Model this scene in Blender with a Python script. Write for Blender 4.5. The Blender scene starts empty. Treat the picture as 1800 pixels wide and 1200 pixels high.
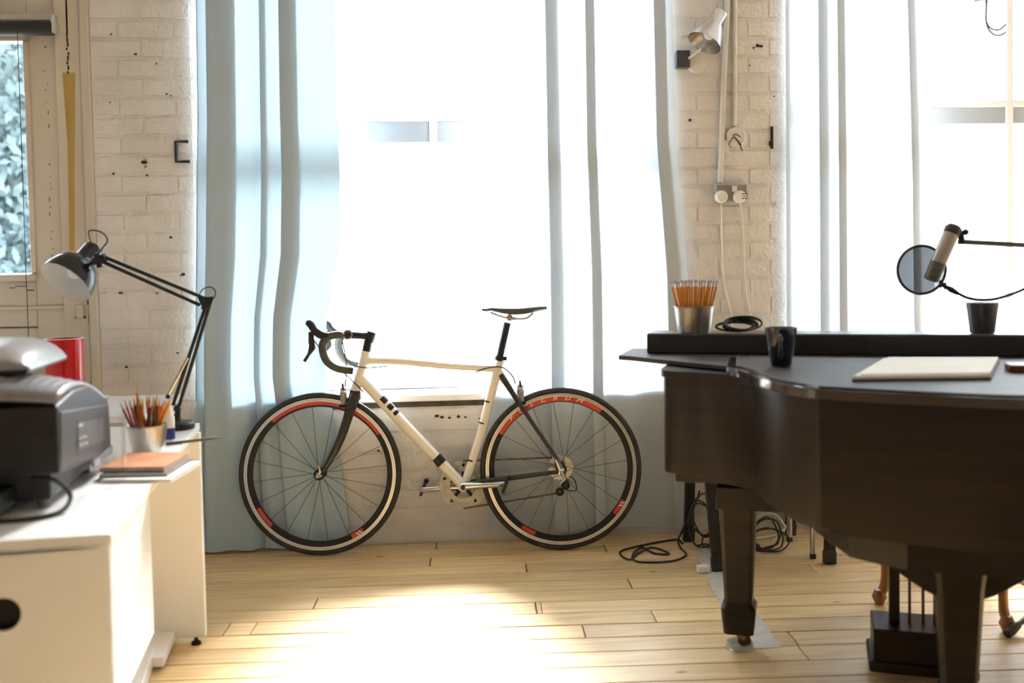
import bpy, math, random
from mathutils import Vector, Matrix
random.seed(7)
S = bpy.context.scene
COL = S.collection
PI = math.pi

# ------------------------------------------------------------------ camera
F = 1750.0; H = 1.185; TILT = math.atan(.04); YAW = math.atan(.07); ROLL = .018; PPY = 530.0
Fh = Vector((math.sin(YAW), math.cos(YAW), 0)); R0 = Vector((math.cos(YAW), -math.sin(YAW), 0)); ZU = Vector((0, 0, 1))
FW = Fh * math.cos(TILT) - ZU * math.sin(TILT)
U0 = ZU * math.cos(TILT) + Fh * math.sin(TILT)
CR = R0 * math.cos(ROLL) - U0 * math.sin(ROLL)
CU = R0 * math.sin(ROLL) + U0 * math.cos(ROLL)
CP = Vector((0, 0, H))
cam = bpy.data.cameras.new('camera'); camo = bpy.data.objects.new('camera', cam); COL.objects.link(camo)
camo.matrix_world = Matrix(((CR.x, CU.x, -FW.x, 0), (CR.y, CU.y, -FW.y, 0), (CR.z, CU.z, -FW.z, H), (0, 0, 0, 1)))
cam.sensor_width = 36; cam.lens = 36 * F / 1800; cam.shift_y = -(600 - PPY) / 1800
cam.clip_start = .05; cam.clip_end = 200
cam.dof.use_dof = True; cam.dof.focus_distance = 4.08; cam.dof.aperture_fstop = 2.2
S.camera = camo

# ------------------------------------------------------------------ light
WORLD = 5.0
w = bpy.data.worlds.new('overcast_sky'); S.world = w; w.use_nodes = True
nt = w.node_tree; bg = nt.nodes['Background']
bg.inputs['Color'].default_value = (.87, .945, 1, 1); bg.inputs['Strength'].default_value = WORLD
sun = bpy.data.lights.new('hazy_sun_offscreen', 'SUN'); sun.energy = 34.0; sun.angle = math.radians(26); sun.color = (1, .97, .93)
suno = bpy.data.objects.new('hazy_sun_offscreen', sun); COL.objects.link(suno)
suno.rotation_euler = Vector((-.03, -.80, -.62)).to_track_quat('-Z', 'Y').to_euler()
S.view_settings.view_transform = 'Standard'; S.view_settings.look = 'None'
S.view_settings.exposure = 0.70; S.view_settings.gamma = 1.0; S.view_settings.use_curve_mapping = False
def portal(name, loc, sx, sy, d):      # guides the sky's light through a window; gives none of its own
    l = bpy.data.lights.new(name, 'AREA'); l.shape = 'RECTANGLE'; l.size = sx; l.size_y = sy
    l.cycles.is_portal = True
    o = bpy.data.objects.new(name, l); COL.objects.link(o); o.location = loc
    o.rotation_euler = Vector(d).to_track_quat('-Z', 'Y').to_euler()
YW = 4.2
portal('window_2_daylight', (0, YW + .27, 1.75), 2.02, 2.3, (0, -1, 0))
portal('window_3_daylight', (2.45, YW + .27, 1.75), 1.95, 2.3, (0, -1, 0))
portal('window_1_daylight_offscreen', (-2.0, YW + .12, 1.65), .75, 1.1, (0, -1, 0))

# ------------------------------------------------------------------ pixel helpers (photo pixel -> direction; distance from what it touches)
def ray(px, py): return FW + CR * ((px - 900) / F) + CU * ((PPY - py) / F)
def pz(px, py, z=0.0):
    r = ray(px, py); return CP + r * ((z - H) / r.z)
def pY(px, py, y):
    r = ray(px, py); return CP + r * (y / r.y)
def lerp(a, b, t): return a + (b - a) * t

# ------------------------------------------------------------------ materials
MAT = {}
def mat(name, c, c2=None, rough=.5, metal=0., scale=12., stretch=(1, 1, 1), bump=0., bscale=None, coord='Object', spec=.5, coat=0., detail=4., alpha=None, trans=0.):
    if name in MAT: return MAT[name]
    m = bpy.data.materials.new(name); m.use_nodes = True; t = m.node_tree; n = t.nodes; L = t.links
    b = n['Principled BSDF']
    b.inputs['Base Color'].default_value = (*c, 1); b.inputs['Roughness'].default_value = rough
    b.inputs['Metallic'].default_value = metal; b.inputs['Specular IOR Level'].default_value = spec
    b.inputs['Coat Weight'].default_value = coat; b.inputs['Coat Roughness'].default_value = .08
    b.inputs['Transmission Weight'].default_value = trans
    tc = n.new('ShaderNodeTexCoord'); mp = n.new('ShaderNodeMapping'); mp.inputs['Scale'].default_value = stretch
    if coord == 'World':
        g = n.new('ShaderNodeNewGeometry'); L.new(g.outputs['Position'], mp.inputs['Vector'])
    else: L.new(tc.outputs[coord], mp.inputs['Vector'])
    nz = n.new('ShaderNodeTexNoise'); nz.inputs['Scale'].default_value = scale; nz.inputs['Detail'].default_value = detail
    L.new(mp.outputs[0], nz.inputs['Vector'])
    if c2:
        mx = n.new('ShaderNodeMix'); mx.data_type = 'RGBA'
        mx.inputs['A'].default_value = (*c, 1); mx.inputs['B'].default_value = (*c2, 1)
        rp = n.new('ShaderNodeMapRange'); rp.inputs['From Min'].default_value = .35; rp.inputs['From Max'].default_value = .65
        L.new(nz.outputs['Fac'], rp.inputs['Value']); L.new(rp.outputs[0], mx.inputs['Factor']); L.new(mx.outputs['Result'], b.inputs['Base Color'])
    if bump:
        bp = n.new('ShaderNodeBump'); bp.inputs['Strength'].default_value = bump; bp.inputs['Distance'].default_value = .01
        n2 = n.new('ShaderNodeTexNoise'); n2.inputs['Scale'].default_value = bscale or scale * 4; n2.inputs['Detail'].default_value = 5
        L.new(mp.outputs[0], n2.inputs['Vector']); L.new(n2.outputs['Fac'], bp.inputs['Height']); L.new(bp.outputs[0], b.inputs['Normal'])
    MAT[name] = m
    return m
paint = mat('painted_brick', (.71, .685, .655), (.64, .61, .575), .5, scale=5, bump=.35, bscale=60, coord='World')
paintw = mat('painted_wall', (.71, .685, .655), (.64, .61, .575), .7, scale=3, bump=.1, coord='World')
trimm = mat('old_cream_paint', (.64, .585, .49), (.54, .48, .385), .5, scale=4, stretch=(1, 1, .3), bump=.15, coord='World')
greytrim = mat('grey_trim_paint', (.55, .53, .49), (.47, .45, .41), .55, scale=6, bump=.1, coord='World')
framew = mat('white_window_paint', (.86, .86, .86), (.80, .80, .80), .4, scale=9)
railgrey = mat('grey_transom_paint', (.42, .46, .50), (.36, .39, .43), .5, scale=5)
whitel = mat('white_laminate', (.86, .86, .88), (.83, .83, .85), .28, scale=4)
black = mat('black_plastic', (.012, .012, .013), (.018, .018, .019), .45, scale=40, spec=.3)
blackg = mat('black_gloss', (.008, .008, .009), None, .2, spec=.4)
rubber = mat('black_rubber', (.022, .021, .02), (.04, .036, .032), .7, scale=30)
blackmetal = mat('black_metal', (.012, .012, .013), (.02, .02, .02), .4, scale=30, spec=.35)
carbon = mat('black_carbon', (.016, .015, .015), (.028, .026, .025), .3, scale=60)
chrome = mat('bright_steel', (.62, .61, .60), (.5, .49, .48), .22, 1., scale=30)
brushed = mat('brushed_steel', (.66, .62, .56), (.5, .46, .40), .33, 1., scale=60, stretch=(1, 1, .05))
grey = mat('grey_metal', (.42, .40, .36), (.34, .32, .29), .45, .6, scale=30)
printgrey = mat('printer_grey', (.26, .26, .29), (.22, .22, .25), .35, scale=50)
printlight = mat('printer_silver', (.50, .51, .55), (.45, .46, .50), .3, scale=50)
bikew = mat('bike_cream_paint', (.86, .80, .70), (.84, .78, .68), .22, scale=10, coat=.5)
barg = mat('bar_tape_grey', (.075, .075, .06), (.05, .05, .042), .6, scale=120)
silverring = mat('brake_track_aluminium', (.75, .73, .70), None, .3, .7)
red = mat('red_print', (.62, .06, .025), (.55, .045, .02), .35, scale=20)
white = mat('white_print', (.85, .84, .82), None, .4)
redcup = mat('red_enamel', (.55, .006, .008), (.48, .004, .006), .18, scale=6, coat=.5)
whitep = mat('white_plastic', (.82, .80, .76), None, .35)
wiresteel = mat('spoke_steel', (.045, .043, .042), None, .35, .6)
brass = mat('brass', (.45, .30, .13), None, .35, 1.)
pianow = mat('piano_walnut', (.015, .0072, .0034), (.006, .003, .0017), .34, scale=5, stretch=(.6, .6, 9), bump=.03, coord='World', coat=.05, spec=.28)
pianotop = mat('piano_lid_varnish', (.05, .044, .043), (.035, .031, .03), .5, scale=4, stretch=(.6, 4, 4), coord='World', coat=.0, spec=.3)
honey = mat('honey_wood', (.36, .15, .035), (.26, .095, .02), .3, scale=7, stretch=(4, 4, .6), coat=.3)
mugm = mat('dark_blue_glaze', (.012, .012, .028), (.018, .017, .04), .2, scale=15, coat=.5)
mug2m = mat('plum_grey_glaze', (.05, .042, .06), (.04, .034, .05), .3, scale=15, coat=.3)
mugin = mat('white_glaze', (.8, .8, .8), None, .25)
paperm = mat('white_paper', (.85, .84, .82), (.8, .79, .77), .7, scale=8)
bookm = mat('terracotta_cover', (.42, .13, .05), (.50, .22, .09), .45, scale=14)
bookm2 = mat('dark_cover', (.06, .05, .045), (.10, .08, .07), .5, scale=10)
pageedge = mat('page_edges', (.80, .76, .68), (.70, .66, .6), .8, scale=200, stretch=(.02, .02, 1))
yellowp = mat('pencil_yellow', (.66, .27, .02), (.60, .22, .015), .35, scale=30)
orangep = mat('pencil_orange', (.60, .20, .02), None, .35)
redp = mat('pencil_red', (.40, .04, .025), None, .35)
darkp = mat('pencil_dark', (.05, .03, .028), None, .35)
bluep = mat('pen_blue', (.03, .03, .22), None, .3)
greenp = mat('pen_green', (.25, .5, .04), None, .35)
woodtip = mat('sharpened_wood', (.62, .42, .22), (.55, .35, .17), .7, scale=40)
lead = mat('graphite', (.03, .03, .032), None, .4)
eraser = mat('grey_eraser', (.42, .37, .36), None, .8)
tapeg = mat('grey_gaffer_tape', (.58, .53, .47), (.50, .45, .40), .5, scale=30, bump=.1)
tapeb = mat('brown_parcel_tape', (.50, .36, .12), (.44, .29, .08), .3, scale=12, stretch=(1, 1, .1))
dirt = mat('dark_chip', (.03, .025, .02), None, .9)
gapm = mat('dark_subfloor', (.035, .02, .012), None, .9)
bluegrey = mat('blue_grey_vinyl', (.10, .13, .18), (.08, .11, .15), .45, scale=20)
leafm = mat('pale_green_leaves', (.11, .155, .15), (.09, .14, .16), .6, scale=2)
barkm = mat('grey_bark', (.16, .13, .10), (.10, .08, .06), .8, scale=14, bump=.4)
brown = mat('brown_leather', (.20, .05, .025), (.14, .035, .02), .35, scale=40)
foilm = mat('yellowed_sticker', (.50, .48, .40), (.40, .38, .32), .5, scale=60)
sticker = mat('printer_label', (.085, .075, .07), (.065, .058, .055), .45, scale=30)

def glassmat(name, tint, rough=.02, blend=.12):
    m = bpy.data.materials.new(name); m.use_nodes = True; t = m.node_tree; n = t.nodes
    n.remove(n['Principled BSDF']); out = n['Material Output']
    tr = n.new('ShaderNodeBsdfTransparent'); tr.inputs[0].default_value = (*tint, 1)
    gl = n.new('ShaderNodeBsdfGlossy'); gl.inputs['Roughness'].default_value = rough
    lw = n.new('ShaderNodeLayerWeight'); lw.inputs['Blend'].default_value = blend
    mx = n.new('ShaderNodeMixShader'); t.links.new(lw.outputs['Facing'], mx.inputs[0])
    t.links.new(tr.outputs[0], mx.inputs[1]); t.links.new(gl.outputs[0], mx.inputs[2]); t.links.new(mx.outputs[0], out.inputs[0])
    return m
paneg = glassmat('window_glass', (.97, .98, .98))
clearg = glassmat('drinking_glass', (.985, .99, .99), blend=.06)
def meshmat():
    m = bpy.data.materials.new('pop_filter_mesh'); m.use_nodes = True; t = m.node_tree; n = t.nodes
    b = n['Principled BSDF']; b.inputs['Base Color'].default_value = (.05, .07, .15, 1); b.inputs['Roughness'].default_value = .6
    tc = n.new('ShaderNodeTexCoord'); ch = n.new('ShaderNodeTexChecker'); ch.inputs['Scale'].default_value = 700
    t.links.new(tc.outputs['Object'], ch.inputs['Vector'])
    mr = n.new('ShaderNodeMapRange'); mr.inputs['To Min'].default_value = .52; mr.inputs['To Max'].default_value = .78
    t.links.new(ch.outputs['Fac'], mr.inputs['Value']); t.links.new(mr.outputs[0], b.inputs['Alpha'])
    return m
popmesh = meshmat()
def curtainmat(name, c, tr, clear=0.0, ct=None):
    m = bpy.data.materials.new(name); m.use_nodes = True; t = m.node_tree; n = t.nodes; L = t.links
    n.remove(n['Principled BSDF']); out = n['Material Output']
    d = n.new('ShaderNodeBsdfDiffuse'); d.inputs[0].default_value = (*c, 1)
    tl = n.new('ShaderNodeBsdfTranslucent'); tl.inputs[0].default_value = (*(ct or c), 1)
    mx = n.new('ShaderNodeMixShader'); mx.inputs[0].default_value = tr
    tc = n.new('ShaderNodeTexCoord'); mp = n.new('ShaderNodeMapping'); mp.inputs['Scale'].default_value = (1, 1, .15)
    nz = n.new('ShaderNodeTexNoise'); nz.inputs['Scale'].default_value = 25; bp = n.new('ShaderNodeBump'); bp.inputs['Strength'].default_value = .15; bp.inputs['Distance'].default_value = .01
    L.new(tc.outputs['Object'], mp.inputs[0]); L.new(mp.outputs[0], nz.inputs['Vector']); L.new(nz.outputs['Fac'], bp.inputs['Height'])
    L.new(bp.outputs[0], d.inputs['Normal'])
    L.new(d.outputs[0], mx.inputs[1]); L.new(tl.outputs[0], mx.inputs[2])
    cl = n.new('ShaderNodeBsdfTransparent'); m2 = n.new('ShaderNodeMixShader'); m2.inputs[0].default_value = clear
    L.new(mx.outputs[0], m2.inputs[1]); L.new(cl.outputs[0], m2.inputs[2]); L.new(m2.outputs[0], out.inputs[0])
    return m
curtm = curtainmat('pale_blue_curtain', (.46, .575, .665), .085, 0, (.44, .64, .78))
curtm2 = curtainmat('sheer_pale_blue_curtain', (.58, .63, .67), .17, .04, (.56, .68, .78))
def plankmat():
    m = bpy.data.materials.new('pine_plank'); m.use_nodes = True; t = m.node_tree; n = t.nodes; L = t.links
    b = n['Principled BSDF']; b.inputs['Roughness'].default_value = .42; b.inputs['Coat Weight'].default_value = .5; b.inputs['Coat Roughness'].default_value = .34
    oi = n.new('ShaderNodeObjectInfo'); g = n.new('ShaderNodeNewGeometry'); mp = n.new('ShaderNodeMapping'); mp.inputs['Scale'].default_value = (1, 14, 1)
    ad = n.new('ShaderNodeVectorMath'); ad.operation = 'MULTIPLY_ADD'; ad.inputs[1].default_value = (1, 1, 1)
    cb = n.new('ShaderNodeCombineXYZ'); ml = n.new('ShaderNodeMath'); ml.operation = 'MULTIPLY'; ml.inputs[1].default_value = 37
    L.new(oi.outputs['Random'], ml.inputs[0]); L.new(ml.outputs[0], cb.inputs[0]); L.new(ml.outputs[0], cb.inputs[2])
    L.new(g.outputs['Position'], mp.inputs[0]); L.new(mp.outputs[0], ad.inputs[0]); L.new(cb.outputs[0], ad.inputs[2])
    n1 = n.new('ShaderNodeTexNoise'); n1.inputs['Scale'].default_value = 3.5; n1.inputs['Detail'].default_value = 6; n1.inputs['Distortion'].default_value = .6
    L.new(ad.outputs[0], n1.inputs['Vector'])
    r1 = n.new('ShaderNodeValToRGB'); e = r1.color_ramp.elements
    e[0].position = .3; e[0].color = (.62, .40, .16, 1); e[1].position = .7; e[1].color = (.84, .615, .32, 1)
    L.new(n1.outputs['Fac'], r1.inputs[0])
    # knots
    v = n.new('ShaderNodeTexVoronoi'); v.inputs['Scale'].default_value = 3.2; mp2 = n.new('ShaderNodeMapping'); mp2.inputs['Scale'].default_value = (1, 2.2, 1)
    L.new(g.outputs['Position'], mp2.inputs[0]); L.new(mp2.outputs[0], v.inputs['Vector'])
    r2 = n.new('ShaderNodeValToRGB'); r2.color_ramp.elements[0].position = .035; r2.color_ramp.elements[0].color = (1, 1, 1, 1); r2.color_ramp.elements[1].position = .075; r2.color_ramp.elements[1].color = (0, 0, 0, 1)
    L.new(v.outputs['Distance'], r2.inputs[0])
    mx = n.new('ShaderNodeMix'); mx.data_type = 'RGBA'; mx.inputs['B'].default_value = (.24, .11, .04, 1)
    L.new(r2.outputs[0], mx.inputs['Factor']); L.new(r1.outputs[0], mx.inputs['A'])
    hs = n.new('ShaderNodeHueSaturation'); mr = n.new('ShaderNodeMapRange'); mr.inputs['To Min'].default_value = .86; mr.inputs['To Max'].default_value = 1.12
    L.new(oi.outputs['Random'], mr.inputs['Value']); L.new(mr.outputs[0], hs.inputs['Value']); L.new(mx.outputs['Result'], hs.inputs['Color'])
    L.new(hs.outputs[0], b.inputs['Base Color'])
    bp = n.new('ShaderNodeBump'); bp.inputs['Strength'].default_value = .12; bp.inputs['Distance'].default_value = .004
    L.new(n1.outputs['Fac'], bp.inputs['Height']); L.new(bp.outputs[0], b.inputs['Normal'])
    return m
plankm = plankmat()

# ------------------------------------------------------------------ mesh helpers
class G:
    def __init__(s): s.v = []; s.f = []; s.sm = True
    def add(s, vs, fs):
        o = len(s.v); s.v += [Vector(p) for p in vs]; s.f += [tuple(i + o for i in f) for f in fs]; return s
    def box(s, a, b, M=None):
        x0, y0, z0 = a; x1, y1, z1 = b
        vs = [Vector(p) for p in ((x0, y0, z0), (x1, y0, z0), (x1, y1, z0), (x0, y1, z0), (x0, y0, z1), (x1, y0, z1), (x1, y1, z1), (x0, y1, z1))]
        if M is not None: vs = [M @ p for p in vs]
        return s.add(vs, [(0, 3, 2, 1), (4, 5, 6, 7), (0, 1, 5, 4), (1, 2, 6, 5), (2, 3, 7, 6), (3, 0, 4, 7)])
    def hexa(s, bot, top):      # four bottom points, four top points
        return s.add(list(bot) + list(top), [(0, 3, 2, 1), (4, 5, 6, 7), (0, 1, 5, 4), (1, 2, 6, 5), (2, 3, 7, 6), (3, 0, 4, 7)])
    def tube(s, pts, r, n=10, closed=False):
        pts = [Vector(p) for p in pts]; m = len(pts)
        rs = r if isinstance(r, (list, tuple)) else [r] * m
        T = []
        for i in range(m):
            a = pts[(i - 1) % m] if (closed or i > 0) else pts[i]; b = pts[(i + 1) % m] if (closed or i < m - 1) else pts[i]
            d = (b - a); T.append(d.normalized() if d.length > 1e-9 else Vector((0, 0, 1)))
        u = T[0].orthogonal().normalized(); vs = []
        for i in range(m):
            u = (u - T[i] * u.dot(T[i]))
            u = u.normalized() if u.length > 1e-6 else T[i].orthogonal().normalized()
            q = T[i].cross(u)
            for k in range(n):
                a = 2 * PI * k / n; vs.append(pts[i] + (u * math.cos(a) + q * math.sin(a)) * rs[i])
        fs = []
        for i in range(m if closed else m - 1):
            j = (i + 1) % m
            for k in range(n):
                fs.append((i * n + k, i * n + (k + 1) % n, j * n + (k + 1) % n, j * n + k))
        if not closed: fs += [tuple(range(n - 1, -1, -1)), tuple((m - 1) * n + k for k in range(n))]
        return s.add(vs, fs)
    def lathe(s, prof, M=None, n=32, a0=0, a1=2 * PI, closedprof=False):
        full = abs(a1 - a0 - 2 * PI) < 1e-6; m = len(prof); vs = []; nn = n if full else n + 1
        for k in range(nn):
            a = a0 + (a1 - a0) * k / n
            for r, z in prof: vs.append(Vector((r * math.cos(a), r * math.sin(a), z)))
        if M is not None: vs = [M @ p for p in vs]
        fs = []
        for k in range(n):
            k2 = (k + 1) % nn
            for i in range(m if closedprof else m - 1):
                j = (i + 1) % m
                fs.append((k * m + i, k2 * m + i, k2 * m + j, k * m + j))
        if closedprof and not full: fs += [tuple(range(m)), tuple(n * m + i for i in range(m - 1, -1, -1))]
        return s.add(vs, fs)
    def prism(s, poly, z0, z1, M=None):
        n = len(poly); vs = [Vector((x, y, z0)) for x, y in poly] + [Vector((x, y, z1)) for x, y in poly]
        if M is not None: vs = [M @ p for p in vs]
        return s.add(vs, [tuple(range(n - 1, -1, -1)), tuple(range(n, 2 * n))] + [(i, (i + 1) % n, n + (i + 1) % n, n + i) for i in range(n)])
    def loft(s, rings, cap=True):
        n = len(rings[0]); vs = [p for r in rings for p in r]; fs = []
        for i in range(len(rings) - 1):
            for k in range(n): fs.append((i * n + k, i * n + (k + 1) % n, (i + 1) * n + (k + 1) % n, (i + 1) * n + k))
        if cap: fs += [tuple(range(n - 1, -1, -1)), tuple((len(rings) - 1) * n + k for k in range(n))]
        return s.add(vs, fs)
    def ball(s, c, r, n=12):
        prof = [(r * math.sin(PI * i / 8), -r * math.cos(PI * i / 8)) for i in range(9)]
        return s.lathe(prof, Matrix.Translation(c), n)
    def mesh(s, name, m, off=Vector((0, 0, 0)), smooth=35):
        me = bpy.data.meshes.new(name); me.from_pydata([tuple(p - off) for p in s.v], [], s.f); me.update()
        import bmesh
        b = bmesh.new(); b.from_mesh(me); bmesh.ops.remove_doubles(b, verts=b.verts, dist=1e-6); bmesh.ops.recalc_face_normals(b, faces=b.faces); b.to_mesh(me); b.free()
        if m: me.materials.append(m)
        if smooth:
            me.shade_smooth(); me.set_sharp_from_angle(angle=math.radians(smooth))
        return me
def tag(o, label=None, cat=None, group=None, kind=None):
    if label: o['label'] = label
    if cat: o['category'] = cat
    if group: o['group'] = group
    if kind: o['kind'] = kind
    return o
def bevel(o, wd, seg=2):
    b = o.modifiers.new('bevel', 'BEVEL'); b.width = wd; b.segments = seg; b.limit_method = 'ANGLE'; b.angle_limit = math.radians(40); return o
def thing(name, loc, label, cat, group=None):
    o = bpy.data.objects.new(name, None); o.empty_display_size = .05; COL.objects.link(o); o.location = Vector(loc)
    return tag(o, label, cat, group)
def origin(o):
    v = Vector((0, 0, 0))
    while o is not None: v = v + o.location; o = o.parent
    return v
def part(name, g, m, parent, bev=0, smooth=35, label=None, kind=None):
    o = bpy.data.objects.new(name, g.mesh(name, m, origin(parent), smooth)); COL.objects.link(o); o.parent = parent
    if bev: bevel(o, bev)
    return tag(o, label, kind=kind)
def solo(name, g, m, loc, label, cat, group=None, bev=0, smooth=35):
    loc = Vector(loc); o = bpy.data.objects.new(name, g.mesh(name, m, loc, smooth)); COL.objects.link(o); o.location = loc
    if bev: bevel(o, bev)
    return tag(o, label, cat, group)
def struct(name, g, m, parent=None, bev=0, smooth=35):
    o = bpy.data.objects.new(name, g.mesh(name, m, origin(parent) if parent else Vector((0, 0, 0)), smooth)); COL.objects.link(o)
    if parent: o.parent = parent
    else: o['kind'] = 'structure'
    if bev: bevel(o, bev)
    return o
def copy_tree(o, parent=None):
    c = o.copy(); COL.objects.link(c); c.parent = parent
    for ch in list(o.children): copy_tree(ch, c)
    return c
def axis_matrix(p, z, x=None):
    z = Vector(z).normalized(); x = Vector(x) if x is not None else z.orthogonal()
    x = (x - z * x.dot(z)).normalized(); y = z.cross(x)
    return Matrix(((x.x, y.x, z.x, p[0]), (x.y, y.y, z.y, p[1]), (x.z, y.z, z.z, p[2]), (0, 0, 0, 1)))
def spline(pts, n=8, closed=False):
    pts = [Vector(p) for p in pts]; out = []; m = len(pts)
    def P(i): return pts[i % m] if closed else pts[max(0, min(m - 1, i))]
    for i in range(m if closed else m - 1):
        a, b, c, d = P(i - 1), P(i), P(i + 1), P(i + 2)
        for k in range(n):
            t = k / n
            out.append(.5 * ((2 * b) + (c - a) * t + (2 * a - 5 * b + 4 * c - d) * t * t + (3 * b - a - 3 * c + d) * t ** 3))
    if not closed: out.append(pts[-1])
    return out

# ================================================================== the room
X1, X2, X3, X4 = -1.41, -1.006, .985, 1.495      # pier edges
SILL = .633; HEAD = 2.9; CEIL = 3.3; XL, XR, YB = -3.0, 3.7, -3.2
g = G(); B = YW + .0040; T = YW + .30
for x0, x1, z0, z1 in ((XL, -2.36, 0, CEIL), (-2.36, X1, HEAD, CEIL), (X1, X2, 0, CEIL), (X2, X3, 0, SILL - .03), (X2, X3, HEAD, CEIL), (X3, X4, 0, CEIL), (X4, 3.45, 0, SILL - .03), (X4, 3.45, HEAD, CEIL), (3.45, XR, 0, CEIL)):
    g.box((x0, B, z0), (x1, T, z1))
wall_back = struct('wall_back', g, paint)
# bricks: one shared slab, stretched to length
gb = G(); gb.box((0, 0, 0), (1, .02, .0705))
import bmesh
bme = gb.mesh('brick', paint); bm_ = bmesh.new(); bm_.from_mesh(bme)
bmesh.ops.bevel(bm_, geom=[e for e in bm_.edges], offset=.005, segments=2, affect='EDGES'); bm_.to_mesh(bme); bm_.free(); bme.shade_smooth()
CO = .0785
def bricks(x0, x1, z0, z1, seed):
    rnd = random.Random(seed); c0 = int(round(z0 / CO)); c1 = int(z1 / CO)
    for c in range(c0, c1):
        x = x0 - (.1125 if c % 2 else .02); step = .225
        while x < x1 - .02:
            a = max(x, x0); b = min(x + .221, x1)
            if b - a > .035:
                o = bpy.data.objects.new('brick', bme); COL.objects.link(o); o.parent = wall_back
                o.location = (a + rnd.uniform(0, .003), YW + rnd.uniform(-.0004, .0006), c * CO + .004 + rnd.uniform(-.001, .001))
                o.scale = (b - a - .003, 1, rnd.uniform(.99, 1.02)); o.rotation_euler = (0, rnd.uniform(-.002, .002), 0)
            x += step
bricks(X1 + .002, X2 - .002, .3, 2.36, 1)
bricks(X2, X3, 0.0, SILL - .035, 2)
bricks(X3, X4, .0, 2.36, 3)
bricks(X4, X4 + .9, .0, SILL - .035, 4)
# paint chips and drill holes on the piers
gh = G(); gh.lathe([(0, -.001), (.0085, -.001), (.007, .002), (0, .0025)], Matrix.Rotation(PI / 2, 4, 'X'), 9); hme = gh.mesh('drill_hole', dirt)
for px, py, s in ((238, 95, .8), (253, 285, 1.25), (256, 293, .5), (199, 305, .7), (293, 165, .6), (300, 168, .5), (258, 308, .5), (300, 417, .8), (322, 482, .8), (318, 484, .5), (212, 515, .8), (276, 515, .5), (193, 180, .5), (1213, 211, .8), (1332, 80, 1.1), (1338, 81, .9), (1325, 84, .6), (1318, 115, .5), (1361, 169, .4), (907 - 64, 735, .4), (768, 731, 1.0), (777, 733, .8), (790, 734, .7), (806, 732, .8), (818, 733, .6), (690, 770, .5), (665, 792, .6), (195, 60, .5), (275, 112, .5), (222, 645, .6), (312, 620, .5)):
    o = bpy.data.objects.new('drill_hole', hme); COL.objects.link(o); o.parent = wall_back; p = pY(px, py, YW - .003); o.location = p; o.scale = (s * random.uniform(.8, 1.5), 1, s * random.uniform(.6, 1))
# white reveals of the two window alcoves
g = G()
for x, s in ((X2, 1), (X3, -1), (X4, 1)):
    g.box((min(x, x + s * .008), YW + .004, SILL), (max(x, x + s * .008), T, HEAD))
struct('trim_1', g, paint)
# left, right and rear walls, ceiling
struct('wall_left', G().box((XL - .15, YB, 0), (XL, T, CEIL)), paintw)
struct('wall_right', G().box((XR, YB, 0), (XR + .15, T, CEIL)), paintw)
g = G(); ya, yb = YB - .15, YB
for x0, x1, z0, z1 in ((XL - .15, XR + .15, 0, CEIL),):
    g.box((x0, ya, z0), (x1, yb, z1))
struct('wall_front', g, paintw)
struct('ceiling', G().box((XL - .15, YB - .15, CEIL), (XR + .15, T, CEIL + .1)), paintw)
# floor: sub-floor and every plank
floor = struct('floor', G().box((XL - .15, YB - .15, -.12), (XR + .15, T, -.026)), gapm)
gp = G(); gp.box((0, 0, -.024), (1, .1105, 0)); pme = gp.mesh('plank', plankm)
bm_ = bmesh.new(); bm_.from_mesh(pme); bmesh.ops.bevel(bm_, geom=[e for e in bm_.edges if abs(e.verts[0].co.z) < 1e-4 and abs(e.verts[1].co.z) < 1e-4 and abs(e.verts[0].co.y - e.verts[1].co.y) < 1e-4], offset=.0018, segments=1, affect='EDGES'); bm_.to_mesh(pme); bm_.free()
PA = -.036; PW = .1135
rnd = random.Random(11)
joints = {}
for px, py in ((447, 1100), (940, 1061), (951, 1068), (1104, 1020), (1148, 1082), (924, 995), (398, 1105), (756, 985)):
    p = pz(px, py); yy = p.y - PA * p.x; joints.setdefault(int(math.floor((yy - YB + .3) / PW)), []).append(p.x)
nrow = int((T + .3 - (YB - .3)) / PW)
for r in range(nrow):
    y0 = YB - .3 + r * PW
    cuts = sorted(joints.get(r, [rnd.uniform(-1.6, 1.9)])); 
    if len(cuts) == 1: cuts = sorted(cuts + [cuts[0] + rnd.choice((-1, 1)) * rnd.uniform(1.9, 2.6)])
    xs = [XL - .12] + [c for c in cuts if XL + .3 < c < XR - .3] + [XR + .12]
    for a, b in zip(xs[:-1], xs[1:]):
        ym = max(y0 + PA * a, y0 + PA * b)
        if min(y0 + PA * a, y0 + PA * b) < YB - .12 or ym > T - .12: continue
        o = bpy.data.objects.new('plank', pme); COL.objects.link(o); o.parent = floor
        o.location = (a + .0015, y0 + PA * a, rnd.uniform(-.0015, 0)); o.scale = (b - a - .003, 1 - rnd.choice((.0, .004, .01, .02, .028)), 1); o.rotation_euler = (0, 0, math.atan(PA))

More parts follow.
